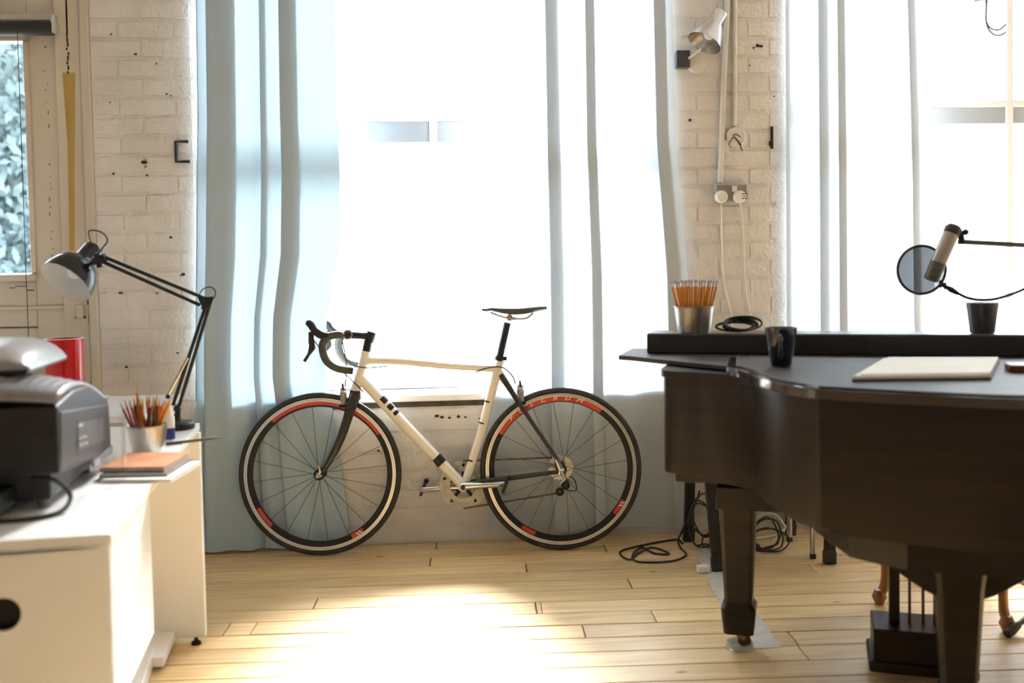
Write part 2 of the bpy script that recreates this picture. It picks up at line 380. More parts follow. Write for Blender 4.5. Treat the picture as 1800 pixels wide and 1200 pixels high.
# ------------------------------------------------------------------ window 2 (behind the bicycle) and window 3 (behind the piano)
YF = YW + .20
def sash_window(name, x0, x1, mull, rail_lo, rail_hi):
    g = G()
    for a in ((x0, SILL, x0 + .05, HEAD), (x1 - .05, SILL, x1, HEAD), (x0, SILL, x1, SILL + .05), (x0, HEAD - .05, x1, HEAD)):
        g.box((a[0], YF, a[1]), (a[2], YF + .07, a[3]))
    w = struct(name, g, framew, None, .003)
    for m in mull:
        struct('mullion', G().box((m - .017, YF + .004, SILL + .05), (m + .017, YF + .06, HEAD - .05)), framew, w, .004)
    xs = [x0 + .05] + list(mull) + [x1 - .05]
    for i in range(len(xs) - 1):
        a = xs[i] + (.017 if i else 0); b = xs[i + 1] - (.017 if i < len(xs) - 2 else 0)
        struct('transom', G().box((a, YF + .012, rail_lo), (b, YF + .05, rail_hi)), railgrey, w, .003)
        struct('transom_moulding', G().box((a, YF + .002, rail_hi), (b, YF + .058, rail_hi + .03)), framew, w, .004)
        struct('pane', G().box((a, YF + .028, SILL + .05), (b, YF + .032, rail_lo)), paneg, w)
        struct('pane', G().box((a, YF + .028, rail_hi + .03), (b, YF + .032, HEAD - .05)), paneg, w)
    struct('window_sill', G().box((x0 + .001, YW - .018, SILL - .028), (x1 - .001, YF, SILL)), framew, w, .004)
    return w
mx = pY(764, 350, YF).x
sash_window('window_2', X2 + .009, X3 - .009, [mx], pY(700, 250, YF).z, pY(700, 213, YF).z)
mx = pY(1776, 300, YF).x
sash_window('window_3', X4 + .009, 3.45, [mx], pY(1700, 217, YF).z, pY(1700, 188, YF).z)
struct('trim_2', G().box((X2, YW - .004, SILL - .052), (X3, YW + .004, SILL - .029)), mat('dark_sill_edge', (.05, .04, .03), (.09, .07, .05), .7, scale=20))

# ------------------------------------------------------------------ window 1: old painted glazed panel beside the left pier
def wx(px, py, y): return pY(px, py, y).x
def wz(px, py, y): return pY(px, py, y).z
zt, zb = wz(40, 74, YW + .05), wz(40, 480, YW + .05); xg = wx(59, 280, YW + .05)
g = G(); x0 = -2.36
g.box((xg, YW + .03, 0), (wx(100, 300, YW), YW + .085, HEAD)); g.box((x0, YW + .03, 0), (-2.28, YW + .085, HEAD))
g.box((-2.28, YW + .03, zt), (xg, YW + .085, HEAD)); g.box((-2.28, YW + .03, zb - .22), (xg, YW + .085, zb)); g.box((-2.28, YW + .05, 0), (xg, YW + .08, zb - .22))
win1 = struct('window_1', g, trimm, None, .004)
struct('pane', G().box((-2.28, YW + .06, zb), (xg, YW + .064, zt)), paneg, win1)
struct('casing', G().box((wx(101, 300, YW), YW + .012, 0), (wx(146, 300, YW), YW + .085, HEAD)), trimm, win1, .004)
struct('corner_bead', G().box((wx(147, 300, YW), YW - .004, 0), (X1, YW + .085, HEAD)), trimm, win1, .008)
struct('glazing_sill', G().box((-2.28, YW + .006, zb - .032), (xg + .008, YW + .05, zb - .004)), trimm, win1, .006)
struct('glazing_bead', G().box((xg - .016, YW + .02, zb), (xg + .006, YW + .06, zt)), trimm, win1, .004)
struct('panel_moulding', G().box((-2.28, YW + .018, zb - .15), (xg + .12, YW + .034, zb - .135)), trimm, win1, .004)
struct('lower_panel', G().box((-2.25, YW + .036, .2), (wx(138, 600, YW), YW + .06, zb - .225)), trimm, win1, .006)
struct('casing_block', G().box((wx(133, 540, YW), YW - .002, wz(140, 560, YW)), (wx(146, 540, YW), YW + .02, wz(140, 535, YW))), trimm, win1, .003)
for px, py, dx, dz in ((158, 531, .012, .01), (140, 558, .02, .004), (158, 560, .006, .018), (35, 503, .02, .0015), (52, 510, .012, .002), (20, 506, .01, .0015)):
    p = pY(px, py, YW - .004); struct('paint_chip', G().box((p.x - dx, YW + .0, p.z - dz), (p.x + dx, YW + .012, p.z + dz)), dirt, win1)
rnd = random.Random(5)
for i in range(22):
    py = rnd.uniform(75, 470); p = pY(76 + py * .036 + rnd.uniform(-2.5, 2.5), py, YW + .029); h = rnd.choice((.002, .003, .004, .007))
    struct('paint_chip', G().box((p.x - .0018, YW + .028, p.z - h), (p.x + .0018, YW + .031, p.z + h)), mat('brown_chip', (.22, .15, .09), None, .8), win1)
for i in range(16):
    py = 4 + i * 8.2; p = pY(116 + py * .03 + (rnd.uniform(-2, 2) if py > 60 else 0), py, YW + .01); h = .014 if py < 60 else rnd.uniform(.003, .01)
    struct('paint_crack', G().box((p.x - .003, YW + .010, p.z - h), (p.x + .003, YW + .0125, p.z + h)), dirt, win1)
p, q = pY(121, 128, YW + .011), pY(128, 440, YW + .011)
struct('parcel_tape', G().add([(p.x - .025, YW + .0105, p.z), (p.x + .025, YW + .0105, p.z), (p.x + .012, YW + .0105, lerp(p.z, q.z, .4)), (q.x + .006, YW + .0105, q.z), (q.x - .012, YW + .0105, q.z), (p.x - .015, YW + .0105, lerp(p.z, q.z, .4))], [(0, 1, 2, 3, 4, 5)]), tapeb, win1)
# roller blind over it
a = pY(48, 50, YW - .03)
bl = thing('roller_blind', (a.x, YW - .03, a.z), 'dark rolled-up blind over the old glazed panel', 'blind')
xr = wx(94, 50, YW - .03)
part('roll', G().tube([(-2.2, YW - .03, a.z), (xr, YW - .03, a.z)], .028, 20), mat('dark_blind_fabric', (.016, .018, .016), (.026, .026, .024), .7, scale=40, stretch=(30, 1, 1)), bl)
part('head_rail', G().box((-2.2, YW - .03, a.z + .033), (xr, YW + .028, a.z + .058)), greytrim, bl, .003)
part('bracket', G().box((xr - .004, YW - .05, a.z - .02), (xr + .002, YW + .028, a.z + .05)), greytrim, bl, .001)
part('cord', G().tube([pY(30, 40, YW - .062), pY(38, 260, YW - .06), pY(45, 460, YW - .06), pY(52, 640, YW - .06)], .0015, 6), rubber, bl)
# iron bracket on the left pier, plate on the right pier
p0, p1 = pY(309, 249, YW - .008), pY(332, 284, YW - .008)
solo('wall_bracket', G().tube([(p1.x, YW - .01, p0.z), (p0.x, YW - .01, p0.z), (p0.x, YW - .01, p1.z), (p1.x + .004, YW - .01, p1.z)], .007, 8), blackmetal, (p0.x, YW - .01, p1.z), 'square rusty iron bracket on the pier edge beside the blue curtain', 'bracket')
p = pY(1357, 243, YW)
solo('hinge_plate', G().box((p.x - .006, YW - .008, p.z - .045), (p.x + .004, YW + .002, p.z + .05)).box((p.x - .014, YW - .012, p.z - .035), (p.x + .002, YW, p.z - .012)), blackmetal, p, 'small dark hinge stub on the brick pier right of the junction box', 'hinge', bev=.002)

# ------------------------------------------------------------------ curtains
def interp(rows, z):
    if z >= rows[0][0]: return rows[0][1:]
    for a, b in zip(rows[:-1], rows[1:]):
        if a[0] >= z >= b[0]:
            t = (a[0] - z) / max(1e-6, a[0] - b[0]); return [lerp(u, v, t) for u, v in zip(a[1:], b[1:])]
    return rows[-1][1:]
def curtain(name, rows, folds, y0, z0, m, label, depth=1.0, ripple=.012, seed=0, nz=44):
    """rows: (py, px_left, px_right); folds: (s, half width, layers overlap) along the width"""
    R = []
    for py, a, b in rows:
        l, r = pY(a, py, y0), pY(b, py, y0); R.append((.5 * (l.z + r.z), l.x, r.x))
    R[0] = (HEAD - .06,) + R[0][1:]
    path = [Vector((0, 0, 0))]
    for s, w, d in folds:
        path += [Vector(p) for p in ((s - 1.6 * w, .0, 0), (s + .6 * w, .004, 0), (s + w, .014 * d, 0), (s, .024 * d, 0), (s - w, .034 * d, 0), (s - .6 * w, .048 * d, 0), (s + .8 * w, .046 * d, 0), (s + 2.0 * w, .012 * d, 0))]
    path.append(Vector((1, 0, 0))); pts = spline(path, 5); rnd = random.Random(seed); ph = [rnd.uniform(0, 6) for _ in range(6)]
    n = len(pts); vs = []; fs = []
    for i in range(nz + 1):
        t = i / nz; z = lerp(HEAD - .06, z0, t); xl, xr = interp(R, z)
        for p in pts:
            s = p.x; k = .55 + .45 * t
            y = -p.y * depth * k - ripple * (.4 + .6 * t) * (math.sin(s * 23 + ph[0] + .8 * t) * .5 + math.sin(s * 41 + ph[1] - 1.2 * t) * .3 + .5)
            x = lerp(xl, xr, s + .008 * math.sin(3 * t + ph[2] + 5 * s) * (1 - abs(2 * s - 1)))
            zz = z + (.004 * math.sin(s * 30 + ph[3]) if i == nz else 0)
            vs.append((x, y0 + y, zz))
    for i in range(nz):
        for j in range(n - 1): fs.append((i * n + j, i * n + j + 1, (i + 1) * n + j + 1, (i + 1) * n + j))
    g = G().add(vs, fs)
    o = solo(name, g, m, (vs[n // 2][0], y0, z0), label, 'curtain', smooth=80)
    return o
YC = YW - .026
curtain('curtain', [(0, 350, 589), (200, 349, 592), (300, 348, 598), (450, 347, 596), (560, 346, 574), (660, 346, 572), (740, 346, 588), (975, 346, 620)], [(.17, .10, .9), (.475, .024, .9), (.66, .062, .8)], YC, .012, curtm, 'pale blue curtain hanging to the floor behind the front wheel', depth=.55, seed=2)
curtain('curtain', [(0, 852, 1178), (250, 853, 1187), (480, 851, 1207), (700, 852, 1213), (940, 857, 1222)], [(.35, .032, .8), (.55, .026, .8), (.93, .03, .5)], YC, .045, curtm2, 'sheer pale curtain hanging behind the saddle and rear wheel', depth=.75, seed=5)
curtain('curtain', [(0, 1381, 1625), (300, 1381, 1640), (560, 1382, 1642), (940, 1384, 1650)], [(.25, .035, .8), (.38, .03, .8), (.87, .03, .8)], YC, .03, curtm2, 'sheer pale curtain hanging behind the microphone and black keyboard box', depth=.75, seed=8)
for a, b, l in ((X2 + .01, X3 - .01, 'steel curtain pole over the window behind the bicycle'), (X4 + .01, 3.4, 'steel curtain pole over the window behind the piano')):
    solo('curtain_pole', G().tube([(a, YC - .01, HEAD - .045), (b, YC - .01, HEAD - .045)], .011, 12), chrome, (a, YC - .01, HEAD - .045), l, 'curtain pole')

# ------------------------------------------------------------------ trees outside the left window
def tree(px, py, y, r, seed, label):
    c = pY(px, py, y); rnd = random.Random(seed)
    t = thing('tree', (c.x, y, -3.0), label, 'tree')
    part('trunk', G().tube([(c.x, y, -3.0), (c.x + .1, y, -.5), (c.x, y, c.z - r * .3), (c.x - .1, y, c.z + r * .5)], [.2, .16, .12, .05], 10), barkm, t)
    g = G()
    for i in range(15000):
        d = Vector((rnd.gauss(0, 1), rnd.gauss(0, 1), rnd.gauss(0, 1))).normalized() * (rnd.random() ** .45) * r
        p = Vector((c.x, y, c.z)) + Vector((d.x * .8, d.y * .8, d.z * 1.2)); u = Vector((rnd.gauss(0, 1), rnd.gauss(0, 1), rnd.gauss(0, 1))).normalized(); v = u.orthogonal().normalized(); s = rnd.uniform(.06, .12)
        g.add([p - u * s, p + v * s * .5, p + u * s, p - v * s * .5], [(0, 1, 2, 3)])
    part('foliage', g, leafm, t, smooth=0, kind='stuff')
tree(20, 330, 15.0, 2.9, 3, 'pale leafy tree filling the lower part of the left pane')
tree(-190, 150, 21.5, 3.2, 4, 'taller pale tree reaching up the left pane')

# ================================================================== the bicycle
c0, c1 = pz(563, 976), pz(985, 966)
EU = (c1 - c0).normalized(); EH = Vector((EU.y, -EU.x, 0))     # along the bike, horizontally towards the room
if EH.y > 0: EH = -EH
LEAN = math.radians(3.2)
EV = ZU * math.cos(LEAN) - EH * math.sin(LEAN); EWd = EH * math.cos(LEAN) + ZU * math.sin(LEAN)
def bl_(u, v, w=0): return c0 + EU * u + EV * v + EWd * w
def bp(px, py, w=0):
    r = ray(px, py); o = c0 + EWd * w; t = (o - CP).dot(EWd) / r.dot(EWd); q = CP + r * t - c0
    return q.dot(EU), q.dot(EV)
def bq(px, py, w=0): return bl_(*bp(px, py, w), w)
bike = thing('bicycle', c0, 'cream and black road bicycle with red printed rims leaning at the window', 'bicycle')
def wheel(name, hub, R, sectors, nsp, slash, text=None, twist=0):
    u, v = hub; M = axis_matrix(bl_(u, v), EWd, EU)      # local x along the bike, local z towards the room
    w_ = 1.0
    rim = part(name, G().lathe([(.895 * R, -.010), (.895 * R, .010), (.87 * R, .0095), (.825 * R, .006), (.822 * R, 0), (.825 * R, -.006), (.87 * R, -.0095)], M, 96, closedprof=True), black, bike)
    g = G(); tr = .0115; g.lathe([(R - tr + tr * math.cos(2 * PI * i / 12), tr * math.sin(2 * PI * i / 12)) for i in range(12)], M, 96, closedprof=True); part('tyre', g, rubber, rim)
    for s in (1, -1):
        part('brake_track', G().lathe([(.932 * R, s * .0085), (.932 * R, s * .0108), (.892 * R, s * .0108), (.892 * R, s * .0085)], M, 96, closedprof=True), silverring, rim)
    part('track_groove', G().lathe([(.914 * R, .0100), (.914 * R, .0111), (.910 * R, .0111), (.910 * R, .0100)], M, 96, closedprof=True), black, rim)
    for a0, a1, r0, r1 in sectors:
        part('rim_print', G().lathe([(r1 * R, .0097), (r1 * R, .0104), (r0 * R, .0088), (r0 * R, .0080)], M, 30, math.radians(a0), math.radians(a1), closedprof=True), red, rim)
    for a in slash:
        a = math.radians(a)
        for k in range(2):
            b = a + k * .045
            P = [M @ Vector((r * R * math.cos(b + da), r * R * math.sin(b + da), zz)) for r, da, zz in ((.845, 0, .0092), (.845, .022, .0092), (.885, .05, .0108), (.885, .028, .0108))]
            part('white_mark', G().add(P, [(0, 1, 2, 3)]), white, rim)
    if text:
        a0, a1, sz, txt = text
        for i, ch in enumerate(txt):
            a = math.radians(lerp(a0, a1, i / (len(txt) - 1)))
            cu = bpy.data.curves.new('letter', 'FONT'); cu.body = ch; cu.size = sz; cu.align_x = 'CENTER'; cu.extrude = .0006; cu.shear = .35
            to = bpy.data.objects.new('letter', cu); COL.objects.link(to); bpy.context.view_layer.update()
            me = bpy.data.meshes.new_from_object(to.evaluated_get(bpy.context.evaluated_depsgraph_get())); bpy.data.objects.remove(to)
            T_ = M @ Matrix.Translation((.851 * R * math.cos(a), .851 * R * math.sin(a), .0104)) @ Matrix.Rotation(a - PI / 2, 4, 'Z') @ Matrix.Diagonal((1.45, 1, 1, 1))
            me.transform(Matrix.Translation(-origin(rim)) @ T_); me.materials.append(white)
            lo = bpy.data.objects.new('letter', me); COL.objects.link(lo); lo.parent = rim
    part('hub', G().lathe([(0, -.05), (.006, -.05), (.006, -.038), (.022, -.034), (.022, -.029), (.011, -.024), (.010, .024), (.022, .029), (.022, .034), (.009, .038), (.006, .05), (0, .05)], M, 20), black, rim)
    part('hub_cap', G().lathe([(.012, .034), (.0125, .0375), (.007, .041), (0, .041)], M, 16), chrome, rim)
    for k in range(nsp):
        a = 2 * PI * k / nsp + .1; s = 1 if k % 2 else -1; b = a + twist * (1 if (k // 2) % 2 else -1)
        part('spoke', G().tube([M @ Vector((.021 * math.cos(b), .021 * math.sin(b), s * .031)), M @ Vector((.826 * R * math.cos(a), .826 * R * math.sin(a), s * .002))], .0011, 5), wiresteel, rim)
    return M
hf, hr = bp(563, 832), bp(986, 824)
RW = .5 * (hf[1] + hr[1]); hf = (hf[0], RW + .0005); hr = (hr[0], RW + .0005)
MF = wheel('front_wheel', hf, RW, [(33, 131, .85, .892), (208, 226, .832, .88), (-64, -53, .832, .89)], 20, (-60,))
MR = wheel('rear_wheel', hr, RW, [(54, 149, .835, .892), (235, 247, .832, .88), (-41, -28, .832, .885)], 20, (-34, ), (134, 74, .0225, 'FULCRUM'), twist=.9)
def btube(name, pix, r, m, n=14, sp=0, w=0, parent=None):
    ws = w if isinstance(w, (list, tuple)) else [w] * len(pix)
    pts = [bq(p[0], p[1], ws[i]) for i, p in enumerate(pix)]
    if sp:
        rr = r
        if isinstance(r, (list, tuple)):
            rr = []
            for i in range(len(r) - 1): rr += [lerp(r[i], r[i + 1], k / sp) for k in range(sp)]
            rr.append(r[-1])
        return part(name, G().tube(spline(pts, sp), rr, n), m, parent or bike)
    return part(name, G().tube(pts, r, n), m, parent or bike)
HT, HB, BB = (643, 620), (624, 688), (814, 855)
btube('head_tube', [(644, 617), (640, 634), (629, 672), (624, 687)], [.0215, .0195, .0205, .0225], bikew)
btube('top_tube', [(636, 634), (700, 635), (790, 643), (872, 648)], [.0175, .016, .0145, .0145], bikew, sp=5)
dt = btube('down_tube', [(630, 660), (700, 735), (814, 853)], [.0225, .0225, .0215], bikew)
st = btube('seat_tube', [(880, 632), (873, 655), (846, 760), (817, 852)], [.0165, .0195, .0175, .0185], bikew)
part('bottom_bracket', G().tube([bq(*BB, -.034), bq(*BB, .034)], .0215, 20), bikew, bike)
# black graphics
def band(par, p, q, r, t0, t1):
    a, b = bq(*p), bq(*q); return part('black_graphic', G().tube([lerp(a, b, t0), lerp(a, b, t1)], r, 14), black, par)
for t0, t1 in ((.21, .255), (.275, .315), (.335, .36), (.74, .80)):
    band(dt, (630, 660), (814, 853), .0228, t0, t1)
for t0 in (.16, .33, .5, .8): band(st, (880, 632), (817, 852), .0187, t0, t0 + .012)
# seat stays, chain stays, fork: one each side
for s in (1, -1):
    btube('seat_stay', [(880, 658), (893, 678), (915, 712), (980, 808)], [.0125, .0125, .010, .007], carbon, sp=4, w=[s * .006, s * .012, s * .032, s * .062])
    btube('chain_stay', [(818, 853), (880, 842), (980, 829)], [.0135, .0115, .0085], carbon, sp=4, w=[s * .022, s * .045, s * .062])
    part('dropout', G().tube([bq(978, 806, s * .064), bq(986, 824, s * .066), bq(984, 834, s * .066)], [.009, .013, .008], 10), chrome, bike)
    btube('fork_blade', [(626, 694), (617, 716), (599, 770), (578, 812), (566, 830)], [.021, .0215, .017, .0125, .009], carbon, sp=4, w=[s * .012, s * .032, s * .045, s * .052, s * .055])
btube('seat_stay_bridge', [(876, 652), (889, 672)], [.017, .016], bikew)
btube('fork_crown', [(625, 686), (623, 700)], [.0235, .026], carbon)
btube('steerer_spacer', [(647, 600), (644, 617)], [.0175, .0185], black)
btube('stem', [(656, 589), (640, 590), (611, 588)], [.0165, .0155, .0165], black)
btube('stem_cap', [(654, 583), (648, 601)], .0195, black)
# handlebar: tops, then a drop, hood and lever on each side
part('bar_top', G().tube([bq(611, 588, -.19), bq(611, 588, .19)], .0135, 14), black, bike)
part('bar_clamp', G().tube([bq(611, 588, -.026), bq(611, 588, .026)], .021, 16), chrome, bike)
for s in (1, -1):
    W = .195 * s
    cx = lambda px, py: bl_(*bp(px, py, .195), W)
    a = bl_(*bp(611, 588), W * .98)
    d = part('drop', G().tube(spline([a, cx(596, 588), cx(577, 592), cx(567, 606), cx(570, 626), cx(580, 640), cx(596, 648), cx(619, 651)], 5), .0155, 12), barg, bike)
    part('bar_plug', G().tube([cx(618, 651), cx(621, 651.5)], .0145, 12), black, d)
    h = part('hood', G().tube(spline([cx(578, 591), cx(564, 588), cx(553, 580), cx(546, 570), cx(538, 567)], 5), [.0155, .016, .016, .016, .0165, .0165, .0165, .0165, .0165, .016, .0155, .015, .015, .015, .0155, .0155, .015, .014, .012, .010, .007], 12), black, bike)
    part('brake_lever', G().tube(spline([cx(547, 583), cx(547, 602), cx(545, 618), cx(535, 635)], 5), [.011] * 6 + [.0085] * 5 + [.0065] * 5, 10), blackmetal, h)
    part('shift_paddle', G().tube([cx(550, 596), cx(551, 612), cx(545, 622)], [.006, .0085, .004], 8), black, h)
# saddle
gs = G(); prof = []
for i in range(15):
    t = i / 14; px = lerp(847, 960, t); u, v = bp(px, 541 + (2.5 if t < .1 else 0) + 4 * math.sin(PI * min(1, t * 1.15)) * .9 - 1.5 * t)
    hw = lerp(.008, .018, min(1, t * 6)) if t < .16 else lerp(.018, .068, ((t - .16) / .84) ** 1.7) if t < .96 else .058
    th = .010 + .024 * math.sin(PI * min(1, max(0, t - .1))) ** 1.2
    ring = []
    for k in range(16):
        a = 2 * PI * k / 16; y = math.sin(a); ring.append(bl_(u, v + (y * .006 if y > 0 else y * th * (.55 + .45 * abs(math.cos(a)))), hw * math.cos(a)))
    prof.append(ring)
gs.loft(prof); sad = part('saddle', gs, mat('saddle_leather', (.022, .022, .024), (.035, .035, .037), .45, scale=60), bike)
for s in (1, -1):
    part('saddle_rail', G().tube(spline([bq(862, 549, s * .012), bq(884, 557, s * .02), bq(905, 560, s * .022), bq(925, 559, s * .024), bq(937, 550, s * .026)], 5), .0038, 8), grey, sad)
part('seat_clamp', G().tube([bq(896, 558, -.022), bq(896, 558, .022)], .0135, 14).box((-.018, -.02, -.006), (.018, .02, .006), axis_matrix(bq(899, 560), EV, EU)), grey, sad, .001)
btube('seatpost', [(892, 567), (877, 634)], .0142, black)
part('seat_collar', G().tube([bq(879, 627), bq(877, 634)], .0195, 16).box((.01, -.008, -.008), (.03, .008, .008), axis_matrix(bq(878, 630), EV, EU)), black, bike)
# cranks, chainrings, pedals, chain, gears
MB_ = axis_matrix(bq(*BB), EWd, EU)
def ring_gear(R, r, z, t, teeth):
    g = G(); vs = []; n = teeth * 4
    for k in range(n):
        a = 2 * PI * k / n; q = R + (.004 if k % 4 in (1, 2) else 0); vs += [(q * math.cos(a), q * math.sin(a), z), (q * math.cos(a), q * math.sin(a), z + t), (r * math.cos(a), r * math.sin(a), z + t), (r * math.cos(a), r * math.sin(a), z)]
    fs = []
    for k in range(n):
        j = (k + 1) % n
        for i in range(4): fs.append((k * 4 + i, j * 4 + i, j * 4 + (i + 1) % 4, k * 4 + (i + 1) % 4))
    return g.add(vs, fs)
def xf(g, M): g.v = [M @ p for p in g.v]; return g
part('chainring', xf(ring_gear(.098, .077, -.052, .003, 46), MB_), grey, bike, label='large grey toothed chainring')
part('chainring', xf(ring_gear(.074, .056, -.044, .003, 36), MB_), grey, bike)
g = G()
for k in range(5):
    a = 2 * PI * k / 5 + .3; g.tube([MB_ @ Vector((.018 * math.cos(a), .018 * math.sin(a), -.05)), MB_ @ Vector((.088 * math.cos(a), .088 * math.sin(a), -.05))], [.009, .006], 8)
part('crank_spider', g, blackmetal, bike)
for s, tip in ((1, (899, 850)), (-1, (752, 860))):
    a = bq(*BB, s * .058); b = bq(*tip, s * .066)
    if s < 0: b = a + (bq(752, 860, -.066) - a).normalized() * .17
    else: b = a + (b - a).normalized() * .17
    cr = part('crank_arm', G().tube([a - (b - a) * .06, a, lerp(a, b, .5), b, b + (b - a) * .04], [.013, .0165, .0115, .0125, .009], 12), chrome, bike)
    part('crank_bolt', G().tube([a, a + EWd * s * .018], .009, 12), black, cr)
    pd = part('pedal', G().tube([b, b + EWd * s * .055], .007, 10), blackmetal, bike)
    ax = (EV * .93 + EU * .36).normalized()
    part('pedal_body', G().box((-.006, -.024, -.030), (.006, .024, .030), axis_matrix(b + EWd * s * .034, ax, EU)).tube([b + EWd * s * .034 + ax * .03, b + EWd * s * .034 + ax * .042 + EU * .006], [.013, .008], 8), black, pd, .003)
MRh = axis_matrix(bl_(*hr), EWd, EU)
for i in range(7):
    part('sprocket', xf(ring_gear(.050 - i * .0042, .016, -.026 - i * .0045, .0022, 24 - i * 2), MRh), chrome, bike)
part('quick_release', G().lathe([(0, .066), (.011, .066), (.012, .074), (.006, .082), (0, .082)], MRh, 16).tube([MRh @ Vector((0, 0, .078)), MRh @ Vector((.012, -.03, .082)), MRh @ Vector((-.012, -.052, .080))], [.006, .0055, .004], 10), chrome, bike)
part('quick_release', G().lathe([(0, .055), (.010, .055), (.011, .062), (.006, .068), (0, .068)], MF, 16).tube([MF @ Vector((0, 0, .064)), MF @ Vector((.012, .018, .07)), MF @ Vector((.006, .045, .068))], [.006, .005, .004], 10), chrome, bike)
der = part('rear_derailleur', G().tube([bq(988, 836, -.07), bq(996, 846, -.075), bq(1004, 852, -.07)], [.010, .013, .009], 10).tube([bq(1000, 846, -.06), bq(985, 862, -.06)], [.008, .006], 10), chrome, bike)
for px, py in ((994, 853), (984, 864)): part('jockey_wheel', G().lathe([(.004, -.004), (.018, -.003), (.018, .003), (.004, .004)], axis_matrix(bq(px, py, -.05), EWd, EU), 16, closedprof=True), black, der)
up = [bl_(*bp(814, 855)) + EV * .098 + EWd * -.05, bl_(*hr) + EV * .04 - EWd * .04]
lo = [bl_(*bp(814, 855)) - EV * .098 + EWd * -.05, bq(984, 866, -.05)]
for a, b in (up, lo):
    g = G(); n = 60
    for k in range(n):
        p, q = lerp(a, b, k / n), lerp(a, b, (k + .8) / n); M = axis_matrix(p, q - p, EWd); g.box((-.0028, -.0036, -.001), (.0028, .0036, (q - p).length), M)
    part('chain_run', g, mat('oily_chain', (.09, .075, .06), None, .45, .8), bike, smooth=0, kind='stuff')

# brakes
def caliper(name, c, up_, s):
    M = axis_matrix(bq(*c), EWd, EU); g = G()
    g.tube([M @ Vector((0, .035, 0)), M @ Vector((0, 0, .004)), M @ Vector((.004, -.032, .02))], [.013, .015, .009], 10)
    g.tube([M @ Vector((0, .035, 0)), M @ Vector((-.004, .0, -.02)), M @ Vector((.004, -.032, -.026))], [.013, .012, .008], 10)
    g.ball(M @ Vector((0, .012, .012)), .015)
    q = part(name, g, grey, bike)
    for k in (1, -1): part('brake_pad', G().box((-.018, -.006, -.004), (.018, .006, .004), M @ Matrix.Translation((.002, -.036, k * .018 + .002))), black, q, .002)
    part('cable_barrel', G().tube([M @ Vector((0, .03, .01)), M @ Vector((-.002, .055, .012))], [.005, .004], 8), black, q)
caliper('front_brake', (604, 697), 0, 1); caliper('rear_brake', (915, 692), 0, 1)
def cable(pts, r=.0025): part('cable', G().tube(spline(pts, 8), r, 6), rubber, bike)
cable([bq(604, 592, .05), bq(601, 610, .04), bq(612, 636, .03), bq(640, 646, .026), bq(682, 643, .02)])
cable([bq(600, 592, -.04), bq(606, 620, .0), bq(609, 650, .005), bq(606, 680, .01)])
cable([bq(548, 592, .19), bq(575, 628, .10), bq(610, 660, .04), bq(640, 690, .025)])
cable([bq(834, 655, .012), bq(860, 646, .02), bq(884, 646, .02), bq(900, 660, .016), bq(906, 674, .012)])
cable([bq(986, 858, -.075), bq(1012, 862, -.07), bq(1009, 842, -.068), bq(995, 834, -.066)])

# ================================================================== the white desk at the left
TZ = .69
dn, df = pz(195, 938, TZ), pz(351, 743, TZ)                  # right edge: near corner, far corner
DD = (df - dn).normalized(); DL = Vector((-DD.y, DD.x, 0))    # along the desk away from camera, and to the left
DLEN = (df - dn).length; DWID = .95
def dk(a, l, z): return dn + DD * a + DL * l + ZU * (z - TZ)
Mdk = Matrix(((DL.x, DD.x, 0, dn.x), (DL.y, DD.y, 0, dn.y), (0, 0, 1, 0), (0, 0, 0, 1)))    # local x left, y away, z up
desk = thing('desk', dk(.6, .4, 0), 'white desk with slung drawers carrying the printer and black task lamp', 'desk')
part('desktop', G().box((0, 0, TZ - .022), (DWID, DLEN, TZ), Mdk), whitel, desk, .002)
pb0, pb1 = pz(358, 1118, .012), pz(180, 1121, .012)
a0 = df + DL * .0; vx = Vector((-1, .03, 0)).normalized(); pr = pY(359, 1000, df.y - .045)
Mp = axis_matrix((pr.x, df.y - .045, 0), ZU, vx)
pn = part('end_panel', G().box((0, -.012, .018), (.80, .012, TZ - .022), Mp), whitel, desk, .0015)
part('levelling_foot', G().lathe([(0, 0), (.016, 0), (.014, .008), (.006, .012), (.006, .019), (0, .019)], Matrix.Translation(pz(345, 1131)), 14), black, pn)
part('levelling_foot', G().lathe([(0, 0), (.016, 0), (.014, .008), (.006, .012), (.006, .019), (0, .019)], Matrix.Translation(pz(345, 1131) + vx * .6), 14), black, pn)
# floor rail feet running towards the room
r0, r1 = pz(293, 1122), pz(268, 1178)
M = axis_matrix((r0.x, r0.y, 0), ZU, (r1 - r0)); L_ = (r1 - r0).length
part('foot_rail', G().box((-.02, -.035, .012), (L_ + .01, .035, .042), M), whitel, desk, .003)
r2, r3 = pz(262, 1142), pz(222, 1262)
M = axis_matrix((r2.x, r2.y, 0), ZU, (r3 - r2))
part('foot_rail', G().box((0, -.03, .0), ((r3 - r2).length + .5, .03, .05), M), whitel, desk, .003)
# far-left legs so that the desktop is carried
for a in (.12, DLEN - .12):
    part('leg', G().box((DWID - .06, a - .025, 0), (DWID - .01, a + .025, TZ - .022), Mdk), whitel, desk, .002)
